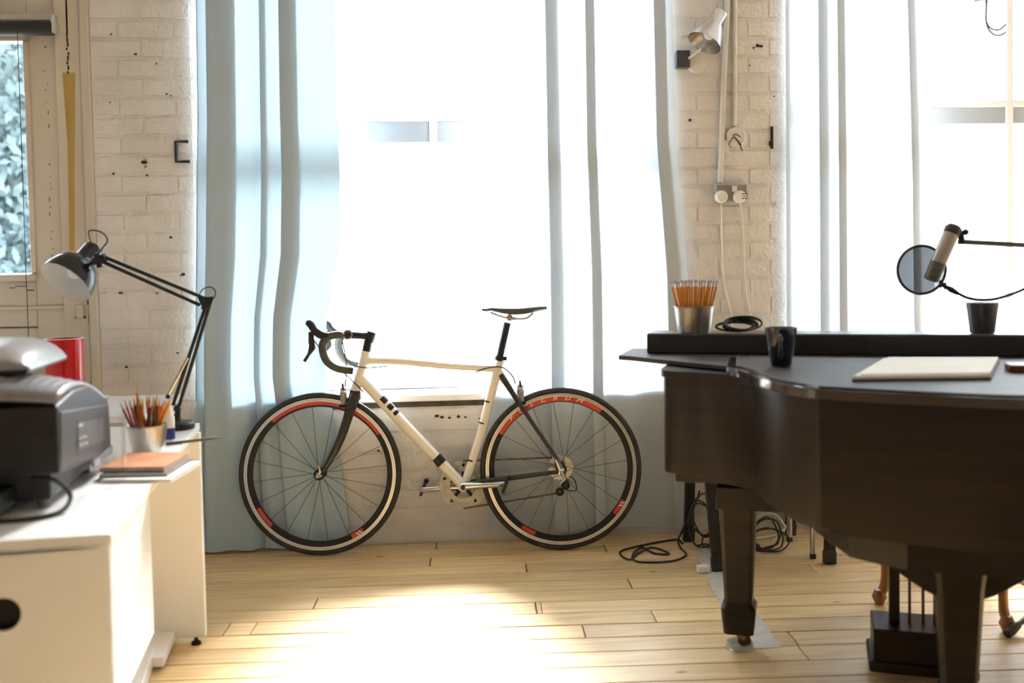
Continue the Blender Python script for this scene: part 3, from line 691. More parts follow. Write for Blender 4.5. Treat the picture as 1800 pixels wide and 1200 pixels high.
# drawer unit slung under the near end
dlen = (pz(265, 850, TZ) - dn).length
du = part('drawer_carcass', G().box((.004, .014, .343), (.90, dlen, TZ - .0225), Mdk), whitel, desk, .0015)
hole = pY(14, 1071, dn.y); hl = (hole - dn).dot(DL) / 1.0
def front_panel(l0, l1, z0, z1, hx, hz, r=.031):
    n = 28; vs = []; fs = []
    for y in (-.006, .0135):
        for k in range(n):
            a = 2 * PI * k / n; c, s = math.cos(a), math.sin(a); vs.append(Mdk @ Vector((hx + r * c, y, hz + r * s)))
        for k in range(n):
            a = 2 * PI * k / n; c, s = math.cos(a), math.sin(a)
            t = min(((l1 - hx) / c if c > 1e-6 else (l0 - hx) / c if c < -1e-6 else 9), ((z1 - hz) / s if s > 1e-6 else (z0 - hz) / s if s < -1e-6 else 9)); vs.append(Mdk @ Vector((hx + t * c, y, hz + t * s)))
        for cx_, cz_ in ((l1, z1), (l0, z1), (l0, z0), (l1, z0)): vs.append(Mdk @ Vector((cx_, y, cz_)))
    N = 2 * n + 4
    cang = [math.atan2(z - hz, x - hx) % (2 * PI) for x, z in ((l1, z1), (l0, z1), (l0, z0), (l1, z0))]
    for o in (0, N):
        for k in range(n):
            j = (k + 1) % n; f = [o + k, o + j, o + n + j]
            for q, ca in enumerate(cang):
                if 2 * PI * k / n < ca < 2 * PI * (k + 1) / n: f.append(o + 2 * n + q)
            f.append(o + n + k); fs.append(tuple(f))
    for k in range(n): fs.append((k, (k + 1) % n, N + (k + 1) % n, N + k))
    for q in range(4):
        pass
    return G().add(vs, fs)
hz = hole.z
part('drawer_front', front_panel(.004, .452, .345, TZ - .026, hl, hz), whitel, du, 0)
part('finger_hole_lining', G().lathe([(.030, -.004), (.030, .0132), (0, .0132)], axis_matrix(dk(0, hl, hz), DD, DL), 24), black, du)
part('drawer_front', front_panel(.456, .898, .345, TZ - .026, .456 + .448 - hl, hz), whitel, du, 0)
# second white table behind
t2 = pz(195, 705, TZ); xr = dk(DLEN + .012, .06, 0).x
tb = thing('side_table', (-1.55, 3.6, 0), 'white table behind the desk carrying the red tube', 'table')
ya = df.y + .20
part('tabletop', G().box((-2.3, ya, TZ - .022), (-1.02, 3.98, TZ - .001)), whitel, tb, .002)
for x in (-2.26, -1.07):
    for y in (ya + .04, 3.93): part('leg', G().box((x - .02, y - .02, 0), (x + .02, y + .02, TZ - .022)), whitel, tb, .002)
# red tube
rb = Vector((pY(113, 600, 3.55).x, 3.55, TZ)); rt = pY(113, 595, 3.55); rr = (pY(146, 640, 3.55).x - pY(80, 640, 3.55).x) / 2; hh = rt.z - TZ
tin = solo('red_canister', G().lathe([(0, 0), (rr, 0), (rr, hh), (rr - .004, hh), (rr - .004, .006), (0, .006)], Matrix.Translation(rb), 40), redcup, rb, 'glossy red cylinder standing behind the printer', 'canister')
part('pale_rim', G().lathe([(rr - .004, hh), (rr + .0005, hh), (rr + .0005, hh + .002), (rr - .004, hh + .002)], Matrix.Translation(rb), 40, closedprof=True), paperm, tin)
# ------------------------------------------------------------------ task lamp
lb = pz(312, 753, TZ); YL = lb.y
def lp(px, py, dy=0): return pY(px, py, YL + dy)
lamp = thing('desk_lamp', lb, 'black jointed task lamp with a bell shade', 'lamp')
part('base', G().lathe([(0, .0), (.048, .0), (.052, .004), (.052, .016), (.046, .022), (.012, .026), (.010, .045), (0, .045)], Matrix.Translation(lb), 32), blackmetal, lamp)
part('pivot', G().tube([lb + ZU * .03, lp(313, 722)], [.011, .008], 12).ball(lp(312, 718), .012), blackmetal, lamp)
e0, e1 = lp(310, 714), lp(368, 527); f0, f1 = lp(180, 458), lp(352, 521)
for dy in (.010,):
    part('lower_arm', G().tube([lp(304, 712, .0), lp(362, 535, 0)], .0055, 8), black, lamp)
    part('lower_arm', G().tube([lp(314, 716, 0), lp(372, 524, 0)], .0055, 8), black, lamp)
    part('upper_arm', G().tube([lp(176, 458, 0), lp(349, 535, 0)], .0055, 8), black, lamp)
    part('upper_arm', G().tube([lp(184, 452, 0), lp(362, 525, 0)], .0055, 8), black, lamp)
part('elbow_plate', G().hexa([lp(346, 520, -.008), lp(372, 522, -.008), lp(374, 530, -.008), lp(356, 542, -.008)], [lp(346, 520, .008), lp(372, 522, .008), lp(374, 530, .008), lp(356, 542, .008)]), blackmetal, lamp, .001)
for px, py in ((349, 535), (362, 525), (372, 524), (357, 541)): part('joint_bolt', G().tube([lp(px, py, -.014), lp(px, py, .014)], .006, 10), blackmetal, lamp)
part('tension_spring', G().tube([lp(330, 628, -.006), lp(294, 697, -.006)], .0055, 10), chrome, lamp)
part('spring_post', G().tube([lp(295, 697, -.014), lp(295, 697, .014)], .007, 10), black, lamp)
part('cable', G().tube(spline([lp(349, 521, -.01), lp(356, 509, -.012), lp(370, 504, -.012), lp(379, 513, -.012), lp(376, 524, -.01)], 6), .002, 6), rubber, lamp)
part('wrist_joint', G().tube([lp(163, 460, 0), lp(186, 452, 0)], [.011, .013], 12).tube([lp(172, 452, -.02), lp(172, 452, .02)], .010, 12).tube([lp(170, 446), lp(176, 470)], .009, 10), blackmetal, lamp)
ax = (lp(148, 430) - lp(108, 505)).normalized(); ax = (ax + Vector((0, -.0, 0)) + Vector((.0, .80, 0))).normalized()
sc0 = lp(115, 496, -.0)
Ms = axis_matrix(sc0, ax, (1, 0, 0))
prof = [(.082, 0), (.081, .018), (.074, .046), (.058, .074), (.038, .090), (.034, .096), (.0335, .142), (.028, .152), (.015, .157), (0, .158)]
shade = part('shade', G().lathe(prof, Ms, 40), blackg, lamp)
part('shade_lining', G().lathe([(.0817, 0.0), (.079, .018), (.072, .044), (.056, .070), (.03, .084), (0, .086)], Ms, 40), mugin, lamp, label='white inside of the lamp shade')
part('bulb', G().ball(Ms @ Vector((0, 0, .048)), .024), mugin, lamp)
part('shade_arm', G().tube([Ms @ Vector((.03, 0, .095)), lp(165, 460, 0)], .006, 10), chrome, lamp)
part('cable', G().tube(spline([Ms @ Vector((0, 0, .146)), lp(156, 407, 0), lp(178, 408, 0), lp(189, 422, 0), lp(180, 436, 0), lp(174, 446, 0)], 6), .0022, 6), rubber, lamp)
# ------------------------------------------------------------------ pencil bucket on the desk
def make_bucket(name, loc, rt, rb, h, label, m=brushed):
    g = G().lathe([(0, 0), (rb, 0), (rb + .001, .003), (rt, h - .004), (rt + .003, h - .002), (rt + .003, h), (rt - .001, h), (rt - .002, h - .004), (rb - .001, .005), (0, .004)], Matrix.Translation(loc), 40)
    return solo(name, g, m, loc, label, 'bucket')
def make_pencil(name, m, L, tip_up, r=.0037):
    hexp = [(r * math.cos(PI / 3 * k), r * math.sin(PI / 3 * k)) for k in range(6)]
    t = bpy.data.objects.new(name, G().prism(hexp, 0, L).mesh(name, m)); COL.objects.link(t)
    def sub(n, g, mm):
        o = bpy.data.objects.new(n, g.mesh(n, mm)); COL.objects.link(o); o.parent = t
    if tip_up:
        sub('sharpened_cone', G().lathe([(r * .97, L), (.0011, L + .016), (0, L + .016)], None, 8), woodtip); sub('lead_point', G().lathe([(.0012, L + .0155), (0, L + .021)], None, 6), lead)
    else:
        sub('ferrule', G().lathe([(r * 1.02, L - .001), (r * 1.02, L + .011), (0, L + .011)], None, 10), brushed); sub('eraser', G().lathe([(r * .9, L + .011), (r * .9, L + .017), (r * .5, L + .019), (0, L + .019)], None, 10), eraser)
    return t
def stand_in(t, foot, head):
    t.location = foot; t.rotation_euler = (Vector(head) - Vector(foot)).to_track_quat('Z', 'Y').to_euler()
bk = pz(260, 797, TZ + .0); bs = F / (bk - CP).dot(FW)
RT, RB, HB_ = 34.5 / bs, 25 / bs, 52 / bs
make_bucket('pencil_bucket', bk, RT, RB, HB_, 'shiny steel bucket crowded with coloured pencils on the desk')
protoP = {}
kinds = [('orange', orangep, 'orange pencil standing in the steel bucket on the desk'), ('yellow', yellowp, 'yellow pencil standing in the steel bucket on the desk'), ('red', redp, 'dark red pencil standing in the steel bucket on the desk'), ('dark', darkp, 'dark brown pencil standing in the steel bucket on the desk'), ('blue', bluep, 'blue pen standing in the steel bucket on the desk'), ('green', greenp, 'lime green pen standing in the steel bucket on the desk')]
for k, m, l in kinds:
    o = make_pencil('pencil', m, .125 if k not in ('blue', 'green') else .10, k not in ('blue',)); tag(o, l, 'pencil', 'coloured pencils in the desk bucket'); protoP[k] = [o, False]
def use(k):
    o, u = protoP[k]
    if not u: protoP[k][1] = True; return o
    return copy_tree(o)
spec = [('red', 212, 710), ('red', 220, 706), ('dark', 228, 710), ('yellow', 227, 722), ('dark', 236, 706), ('red', 233, 722), ('orange', 241, 678), ('orange', 246, 700), ('yellow', 251, 700), ('orange', 257, 693), ('yellow', 262, 690), ('dark', 262, 722), ('orange', 268, 715), ('yellow', 276, 692), ('orange', 281, 704), ('dark', 276, 712), ('red', 286, 712), ('orange', 292, 706), ('orange', 303, 697), ('yellow', 298, 700), ('blue', 243, 722), ('green', 234, 732), ('dark', 270, 726), ('red', 250, 724), ('orange', 285, 722)]
rnd = random.Random(21)
for i, (k, px, py) in enumerate(spec):
    dy = rnd.uniform(-.025, .025); head = pY(px, py, bk.y + dy); ln = .146 if k not in ('blue', 'green') else .12
    off = Vector((rnd.uniform(-.5, .5) * RB + (head.x - bk.x) * .25, dy * .5, 0)); 
    if off.length > RB * .8: off *= RB * .8 / off.length
    d = head - (bk + off); foot = head - d.normalized() * ln
    zmin = TZ + .0065
    if foot.z < zmin: foot.z = zmin
    stand_in(use(k), foot, head)
# books, glass, white bottle, stick
b0 = pz(222, 846, TZ); b1 = pz(296, 846, TZ); b2 = pz(334, 805, TZ)
ux = (b1 - b0).normalized(); uy = (b2 - b1); uy = (uy - ux * uy.dot(ux)).normalized()
bwid, blen = .155, .26
def book(name, o, wd, ln, z0, th, ang, cm, label):
    M = Matrix.Translation(o + ZU * (z0 - TZ)) @ axis_matrix((0, 0, 0), ZU, ux) @ Matrix.Rotation(ang, 4, 'Z')
    t = thing(name, o + ZU * (z0 - TZ), label, 'book')
    part('cover', G().box((-wd, 0, 0), (0, ln, .0015), M).box((-wd, 0, th - .0015), (0, ln, th), M).box((-wd, 0, .0015), (-wd + .002, ln, th - .0015), M), cm, t, smooth=0)
    part('pages', G().box((-wd + .002, .002, .0016), (-.002, ln - .002, th - .0016), M), pageedge, t)
book('notebook', pz(300, 848, TZ), .16, .20, TZ + .0002, .009, .05, paperm, 'pale thin notebook under the terracotta book')
book('notebook', pz(296, 845, TZ) - ux * .004 + uy * .006, .158, .19, TZ + .0096, .007, .10, bookm2, 'dark thin notebook between the pale notebook and the terracotta book')
book('notebook', pz(293, 842, TZ) - ux * .008 + uy * .008, .155, .185, TZ + .017, .011, .07, bookm, 'terracotta covered book on top of the small pile')
gl = pz(200, 858, TZ); gs_ = F / (gl - CP).dot(FW); gr = 23 / gs_
solo('drinking_glass', G().lathe([(0, .001), (gr * .82, .001), (gr * .86, .01), (gr, .17), (gr - .0015, .17), (gr * .80, .014), (0, .012)], Matrix.Translation(gl), 32), clearg, gl, 'tall clear drinking glass beside the printer', 'glass')
p = pz(299, 776, TZ)
bo = thing('glue_bottle', p, 'small white bottle with blue label behind the pencil bucket', 'bottle')
part('body', G().lathe([(0, 0), (.013, 0), (.014, .004), (.014, .07), (.008, .085), (.008, .10), (0, .10)], Matrix.Translation(p), 20), whitep, bo)
part('label_band', G().lathe([(.0143, .008), (.0145, .008), (.0145, .04), (.0143, .04)], Matrix.Translation(p), 20, closedprof=True), bluep, bo)
a, b = pz(292, 780, TZ + .005), pz(385, 769, TZ + .005)
solo('drawing_stick', G().tube([a, lerp(a, b, .8), b], [.0042, .0042, .002], 8), mat('olive_black_lacquer', (.04, .038, .03), None, .4), a, 'thin dark drawing stick overhanging the desk edge', 'pencil')

# ------------------------------------------------------------------ printer
Yc = 1.0
def corner(px, py, z): return pz(px, py, z)
cN = pz(107, 902, TZ)         # nearest foot of the housing
PDr = DD                        # side runs along the desk edge
def pp(a, l, z): return cN + DD * a + DL * l + ZU * (z - TZ)
prn = thing('printer', pp(.15, .2, TZ), 'black and grey desktop printer with a ribbed top', 'printer')
D_ = (pz(205, 830, TZ) - cN).dot(DD); D_ = .47
def zat(px, py, p):              # height of a pixel above a desk point
    r = ray(px, py); n = Vector((FW.x, FW.y, 0)).normalized(); t = (p - CP).dot(n) / r.dot(n); return (CP + r * t).z
z1 = zat(113, 712, pp(0, 0, TZ)); z2 = zat(193, 698, pp(D_, 0, TZ)); z3 = zat(96, 832, pp(0, 0, TZ)); z4 = zat(207, 797, pp(D_, 0, TZ))
WID = .46
def outline(l, k):              # body section along the depth at offset l from the right side
    top = z1 + k
    return [(0.0, z3), (.0, z1 - .004), (.012, z1), (D_ * .3, z1 + .012 + k), (D_ * .6, z1 + .008 + k), (D_ * .9, z2 + .006 + k * .5), (D_, z2 - .004), (D_ + .02, lerp(z2, z4, .6)), (D_ + .018, z4), (D_ * .5, lerp(z3, z4, .5))]
rings = []
for i in range(9):
    t = i / 8; l = t * WID; k = .055 * math.sin(PI * (.12 + .76 * t)) - .02; fr = -.05 * math.sin(PI * t) * .4
    rings.append([pp(a + (fr if a < .02 else 0), l, z) for a, z in outline(l, max(0, k))])
body = part('housing', G().loft(rings), black, prn, .004, smooth=30)
g = G()
# grey ribbed top panel
ridge = []
nl, na = 46, 10
vs = []; fs = []
for i in range(nl + 1):
    t = i / nl; l = -.002 + t * (WID + .004); k = max(0, .055 * math.sin(PI * (.12 + .76 * t)) - .02)
    for j in range(na + 1):
        s = j / na; a = lerp(-.006, D_ + .006, s)
        base = lerp(z1, z2, s) + (.036 + k) * math.sin(PI * min(1, s * 1.05 + .08)) ** .8 * 1.05 + .004
        vs.append(pp(a, l, base + .0022 * (1 if (i % 2 and .06 < s < .94) else 0)))
for i in range(nl):
    for j in range(na): o = i * (na + 1) + j; fs.append((o, o + 1, o + na + 2, o + na + 1))
o = part('ribbed_top', G().add(vs, fs), printgrey, prn, smooth=20); so = o.modifiers.new('thick', 'SOLIDIFY'); so.thickness = .012; so.offset = -1
# silver cover on top
rings = []
for t in (0, .02, .06, .12, .22, .4, .6, .8, 1):
    l = .075 + t * .35; q = math.sin(PI * min(1, .22 + t * .56)); h = (.030 + .03 * q) * min(1, .12 + math.sqrt(t * 5))
    a0_, a1_ = D_ * .22, D_ * .86; zb_ = z1 + .062
    rings.append([pp(a0_, l, zb_), pp(a0_ - .004, l, zb_ + h * .5), pp(a0_ + .02, l, zb_ + h * .9), pp(lerp(a0_, a1_, .5), l, zb_ + h * 1.05), pp(a1_ - .02, l, zb_ + h * .95), pp(a1_, l, zb_ + h * .6), pp(a1_, l, zb_)])
part('top_cover', G().loft(rings), printlight, prn, .008, smooth=50)
part('cover_seam', G().box((D_ * .2, .08, z1 + .058 - TZ), (D_ * .88, .43, z1 + .064 - TZ), Matrix.Translation(cN) @ Matrix(((DD.x, DL.x, 0, 0), (DD.y, DL.y, 0, 0), (0, 0, 1, 0), (0, 0, 0, 1)))), black, prn)
# grey side panel, its label and lower edge strip
side = part('side_panel', G().hexa([pp(.010, -.001, z3 + .006), pp(D_ + .014, -.001, z4 + .004), pp(D_ + .014, .004, z4 + .004), pp(.010, .004, z3 + .006)], [pp(.016, -.003, z1 - .016), pp(D_ - .006, -.003, z2 - .016), pp(D_ - .006, .004, z2 - .016), pp(.016, .004, z1 - .016)]), mat('printer_side_grey', (.032, .029, .027), (.04, .036, .034), .45, scale=60, spec=.3), prn, .002)
def sp_(u, v, off=-.0035): return pp(lerp(.016, D_, u), off, lerp(lerp(z3, z4, u), lerp(z1, z2, u) - .012, v))
part('rating_label', G().add([sp_(.28, .26), sp_(.85, .30), sp_(.84, .72), sp_(.30, .74)], [(0, 1, 2, 3)]), sticker, side)
for u, v, w_, h_ in ((.30, .66, .09, .05), (.31, .45, .04, .03), (.37, .46, .04, .03), (.42, .45, .04, .03), (.31, .33, .05, .04), (.38, .34, .03, .03), (.43, .33, .04, .04)):
    part('printed_mark', G().add([sp_(u, v, -.0042), sp_(u + w_, v, -.0042), sp_(u + w_, v + h_, -.0042), sp_(u, v + h_, -.0042)], [(0, 1, 2, 3)]), foilm, side)
part('edge_strip', G().hexa([pp(D_ * .62, -.004, z4 + .002), pp(D_ + .018, -.004, z4 - .002), pp(D_ + .018, .003, z4 - .002), pp(D_ * .62, .003, z4 + .002)], [pp(D_ * .62, -.004, z4 + .016), pp(D_ + .02, -.004, z4 + .018), pp(D_ + .02, .003, z4 + .018), pp(D_ * .62, .003, z4 + .016)]), printgrey, prn)
def MP(): return Matrix.Translation((cN.x, cN.y, 0)) @ Matrix(((DD.x, DL.x, 0, 0), (DD.y, DL.y, 0, 0), (0, 0, 1, 0), (0, 0, 0, 1)))
part('base', G().box((.05, .03, TZ + .018), (D_ - .01, WID - .03, z3 + .01), MP()), mat('printer_base_grey', (.035, .034, .034), None, .5), prn, .004)
part('paper_tray', G().box((-.07, .10, TZ + .012), (.06, WID - .05, TZ + .055), MP()), black, prn, .004)
for a, l in ((.07, .05), (D_ - .05, .05), (.07, WID - .06), (D_ - .05, WID - .06)):
    part('foot', G().lathe([(0, 0), (.013, 0), (.014, .019), (0, .019)], Matrix.Translation(pp(a, l, TZ)), 14), mat('foot_rubber', (.18, .16, .15), None, .7), prn)
solo('power_cable', G().tube(spline([pp(.03, .06, TZ + .07), pp(.015, .01, TZ + .065), pp(.03, -.012, TZ + .03), pp(-.01, -.005, TZ + .008), pp(-.05, .04, TZ + .005), pp(-.06, .12, TZ + .005)], 8), .005, 8), rubber, pp(.0, 0, TZ), 'short black cable looping out beneath the printer', 'cable')

# ================================================================== the grand piano
PK = Vector((math.cos(math.radians(-21)), math.sin(math.radians(-21)), 0)); PA_ = Vector((PK.y, -PK.x, 0))   # treble to bass; keyboard to tail
PO = pz(1300, 1137); PO.z = 0
def pn_(k, a, z): return PO + PK * k + PA_ * a + ZU * z
Mpn = Matrix(((PK.x, PA_.x, 0, PO.x), (PK.y, PA_.y, 0, PO.y), (0, 0, 1, 0), (0, 0, 0, 1)))
ZB, ZT = .565, .862
piano = thing('grand_piano', pn_(.4, .2, 0), 'dark walnut grand piano with its tail towards the room', 'piano')
curve = [(-.20, .10), (-.195, .165), (-.15, .195), (-.05, .225), (.03, .285), (.075, .37), (.10, .462), (.15, .585), (.215, .672), (.2325, .69), (.26, .70), (.45, .755), (.642, .785), (.85, .745), (1.02, .64), (1.10, .47), (1.13, .30)]
cs = spline([(x, y, 0) for x, y in curve], 5)
outline_ = [(-.20, -.30)] + [(p.x, p.y) for p in cs] + [(1.13, -.30)]
def offset(poly, d):
    n = len(poly); out = []
    for i in range(n):
        a, b, c = Vector(poly[i - 1]), Vector(poly[i]), Vector(poly[(i + 1) % n])
        e1 = (b - a).normalized(); e2 = (c - b).normalized(); nn = Vector((-(e1.y + e2.y), e1.x + e2.x)); nn = nn.normalized() if nn.length > 1e-6 else Vector((-e1.y, e1.x))
        out.append(tuple(b + nn * d))
    return out
case = part('case_rim', G().prism(outline_, ZB, ZT, Mpn), pianow, piano, .004, smooth=40)
part('rim_moulding', G().prism(offset(outline_, .008), ZT - .018, ZT + .001, Mpn), pianow, case, .004, smooth=40)
part('soundboard_underside', G().prism(offset(outline_, -.03), ZB - .02, ZB + .01, Mpn), pianow, piano)
# tail lid (curved) and thin front flap overhanging the treble side
i0 = next(i for i, p in enumerate(cs) if p.x > .01)
lidp = [(-.0, .02)] + [(p.x, p.y) for p in cs[i0:]] + [(1.13, .02)]
lidp = offset(lidp, .026)
bevel(part('lid', G().prism(lidp, ZT + .002, ZT + .024, Mpn), mat('polished_lid_edge', (.03, .02, .016), None, .12, spec=.7, coat=.6), piano, 0, smooth=40), .004, 3)
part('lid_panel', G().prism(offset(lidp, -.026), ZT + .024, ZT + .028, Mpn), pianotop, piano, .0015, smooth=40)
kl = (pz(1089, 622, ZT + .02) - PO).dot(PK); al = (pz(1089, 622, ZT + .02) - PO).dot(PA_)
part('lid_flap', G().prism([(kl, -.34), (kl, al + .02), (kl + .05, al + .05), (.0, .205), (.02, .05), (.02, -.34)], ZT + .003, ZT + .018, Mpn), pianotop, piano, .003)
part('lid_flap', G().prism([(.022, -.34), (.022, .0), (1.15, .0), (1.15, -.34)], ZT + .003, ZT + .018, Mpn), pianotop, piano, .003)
# lower frame, keybed and keyboard on the window side
part('keybed', G().prism([(-.17, -.28), (-.17, .14), (1.10, .14), (1.10, -.28)], ZB - .035, ZB - .0, Mpn), pianow, piano, .003)
part('key_slip', G().box((-.17, -.335, ZB + .02), (1.10, -.30, ZB + .11), Mpn), pianow, piano, .003)
kbw = part('keyboard', G().box((-.12, -.42, ZB + .02), (1.06, -.335, ZB + .09), Mpn), whitep, piano, .002)
part('tail_block', G().prism([(.22, .40), (.30, .62), (.42, .70), (.86, .68), (.92, .40)], .478, ZB - .02, Mpn), pianow, piano, .004)
part('cross_beam', G().box((-.05, .08, ZB - .10), (.95, .18, ZB - .035), Mpn), pianow, piano, .003)
def piano_leg(k, a, ztop, s=1.0, caster=True, rot=0.0):
    M = Mpn @ Matrix.Translation((k, a, 0)) @ Matrix.Rotation(rot, 4, 'Z')
    def sq(h, z, ch=.22):
        c = h * (1 - ch); return [M @ Vector((x, y, z)) for x, y in ((h, c), (c, h), (-c, h), (-h, c), (-h, -c), (-c, -h), (c, -h), (h, -c))]
    hs = [(.062, ztop), (.060, ztop - .05), (.055, ztop - .09), (.041, .150), (.042, .146), (.051, .130), (.050, .110), (.044, .052), (.030, .050)]
    lg = part('leg', G().loft([sq(h * s, z) for h, z in hs]), pianow, piano, .002, smooth=25)
    c = M @ Vector((0, 0, 0))
    part('caster_fork', G().tube([c + ZU * .055, c + ZU * .036 + Vector((.006, 0, 0)), c + ZU * .026 + Vector((.014, -.004, 0))], [.016, .015, .010], 12), brass, lg)
    part('caster_wheel', G().tube([c + Vector((.012, -.012, .024)), c + Vector((.018, .012, .024))], .0195, 18), mat('old_brass', (.16, .10, .05), (.10, .06, .03), .35, .9, scale=40), lg)
    return c
piano_leg(0, 0, ZB - .03)
piano_leg(.55, .50, .485, .95)
piano_leg(1.0, 0, ZB - .03)
# curved brackets beside the tail leg
for s in (1, -1):
    arc = [(s * .05, .485), (s * .05, .372)] + [(s * (.05 + .22 * t), .372 + .105 * math.sin(t * PI / 2) ** 1.3 - .0) for t in (.12, .3, .5, .7, .85, 1)]
    Mb = Mpn @ Matrix.Translation((.55, .50, 0)) @ Matrix(((1, 0, 0, 0), (0, 0, -1, 0), (0, 1, 0, 0), (0, 0, 0, 1)))
    part('leg_bracket', G().prism(arc + [(s * .27, .485)], -.03, .03, Mb), pianow, piano, .002)
# pedal lyre
ky = (pz(1535, 1105, .15) - PO).dot(PK); ayy = (pz(1535, 1105, .15) - PO).dot(PA_)
part('lyre_box', G().box((ky, ayy - .16, .045), (ky + .26, ayy, .15), Mpn), pianow, piano, .004)
part('lyre_plinth', G().box((ky - .012, ayy - .175, .030), (ky + .27, ayy + .012, .062), Mpn), pianow, piano, .008)
for kk in (.045, .185): part('lyre_post', G().box((ky + kk, ayy - .09, .15), (ky + kk + .028, ayy - .05, ZB - .03), Mpn), pianow, piano, .003)
for kk in (.10, .135, .165): part('pedal_rod', G().tube([pn_(ky + kk, ayy - .07, .15), pn_(ky + kk, ayy - .07, ZB - .03)], .0042, 8), mat('dark_red_rod', (.06, .015, .012), None, .4), piano)
for kk in (.07, .13, .19): part('pedal', G().tube([pn_(ky + kk, ayy - .15, .05), pn_(ky + kk, ayy - .21, .045), pn_(ky + kk, ayy - .25, .035)], [.008, .010, .013], 10), brass, piano)
# glass caster cup under the treble leg
cupm = clearg
cp = PO.copy()
for k, a, l in ((0, 0, 'round glass caster cup under the tapered leg nearest the bicycle'),):
    c = pn_(k, a, 0)
    solo('caster_cup', G().lathe([(0, .0005), (.040, .0005), (.042, .004), (.040, .017), (.034, .017), (.030, .004), (0, .003)], Matrix.Translation(c), 36), mat('thick_glass', (.75, .80, .76), None, .08, trans=.6), c, l, 'caster cup')
# ------------------------------------------------------------------ black keyboard box on the piano
LT = ZT + .018
bc = pz(1137, 621, LT); kb, ab = (bc - PO).dot(PK), (bc - PO).dot(PA_)
ab = min(ab, -.002); BT = zat(1137, 587, bc)
box = thing('keyboard_case', pn_(kb, ab, LT), 'long black keyboard case lying along the piano top', 'case')
part('body', G().box((kb, ab - .15, LT + .0005), (kb + 1.45, ab, BT), Mpn), mat('black_case_plastic', (.014, .014, .015), (.02, .02, .021), .32, scale=50), box, .004)
part('top_trim', G().box((kb + .002, ab - .146, BT - .001), (kb + 1.448, ab - .004, BT + .002), Mpn), mat('dark_grey_trim', (.05, .05, .055), None, .3), box, .001)
# ------------------------------------------------------------------ things on the piano
BT2 = BT + .002
def mug(name, p, rt, rb, h, m, label, hang=None):
    t = thing(name, p, label, 'mug')
    part('body', G().lathe([(0, .001), (rb * .9, .001), (rb, .004), (rt, h), (rt - .0035, h), (rb - .003, .008), (0, .007)], Matrix.Translation(p), 36), m, t)
    if hang is not None:
        d = Vector((math.cos(hang), math.sin(hang), 0)); r = lerp(rb, rt, .6)
        part('handle', G().tube(spline([p + d * (r * .98) + ZU * h * .82, p + d * (r + .022) + ZU * h * .80, p + d * (r + .028) + ZU * h * .52, p + d * (r + .016) + ZU * h * .28, p + d * (lerp(rb, rt, .25) * .98) + ZU * h * .22], 5), .0055, 10), m, t)
    return t
LZ = ZT + .028
m1 = pz(1373, 643, LZ); sc = F / (m1 - CP).dot(FW)
mug('mug', m1, 28 / sc, 18 / sc, 68 / sc, mugm, 'dark blue mug standing on the piano lid', math.radians(250))
m2 = pz(1727, 584, BT2); m2 = pn_((m2 - PO).dot(PK), ab - .09, BT2); 
r_ = ray(1727, 584); 
def on_box(px, back):           # point on top of the case at that column of the photo, 'back' behind its front edge
    lo_, hi_ = kb, kb + 1.45
    best = min(((abs((q - CP).dot(CR) / (q - CP).dot(FW) * F + 900 - px), q) for q in (pn_(lerp(lo_, hi_, i / 800), ab - back, BT2) for i in range(801))), key=lambda t: t[0]); return best[1]
m2 = on_box(1727, .06); sc = F / (m2 - CP).dot(FW)
mug('mug', m2, 27 / sc, 20.5 / sc, 54 / sc, mug2m, 'plum grey mug standing on the black keyboard case', math.radians(75))
bu = on_box(1220, .065); sc = F / (bu - CP).dot(FW); HB2 = 46 / sc; RT2, RB2 = 34 / sc, 28 / sc
make_bucket('pencil_bucket', bu, RT2, RB2, HB2, 'plain steel bucket full of identical yellow pencils on the piano', mat('dull_steel', (.50, .47, .43), (.36, .34, .31), .35, 1., scale=60, stretch=(1, 1, .05)))
yp = make_pencil('pencil', yellowp, .146, False); tag(yp, 'yellow pencil with grey eraser in the bucket on the piano', 'pencil', 'yellow pencils in the piano bucket')
first = True; rnd = random.Random(4)
for i in range(38):
    o = yp if first else copy_tree(yp); first = False
    a = 2.399963 * i; rr = math.sqrt((i + .5) / 38); u = Vector((math.cos(a) * rr, math.sin(a) * rr, 0))
    foot = bu + Vector((u.x * RB2 * .78, u.y * RB2 * .78, .006)); head = foot + Vector((u.x * .042 + (.02 if i % 11 == 5 else 0), u.y * .034, .164 + rnd.uniform(-.006, .006)))
    stand_in(o, foot, head)
# coil of cables on the case
cc = on_box(1300, .075); rnd = random.Random(9)
coil = thing('cable_coil', cc, 'heap of black cable loops on the keyboard case', 'cable')
for q in range(5):
    pts = []; tilt = rnd.uniform(-.5, .5); wx_ = rnd.uniform(.052, .078); hh_ = rnd.uniform(.026, .046)
    for i in range(25):
        a = 2 * PI * i / 12 + q * 1.1
        pts.append(cc + Vector((wx_ * math.cos(a) + .012 * (q - 2) * .6, .022 * math.sin(a + tilt * 2) + .008 * math.sin(i * 1.1 + q), .005 + hh_ * (.5 + .5 * math.sin(a)) * (1 - .12 * (i // 12)) + .001 * q)))
    part('loop', G().tube(spline(pts, 4), .0032, 7), rubber, coil)
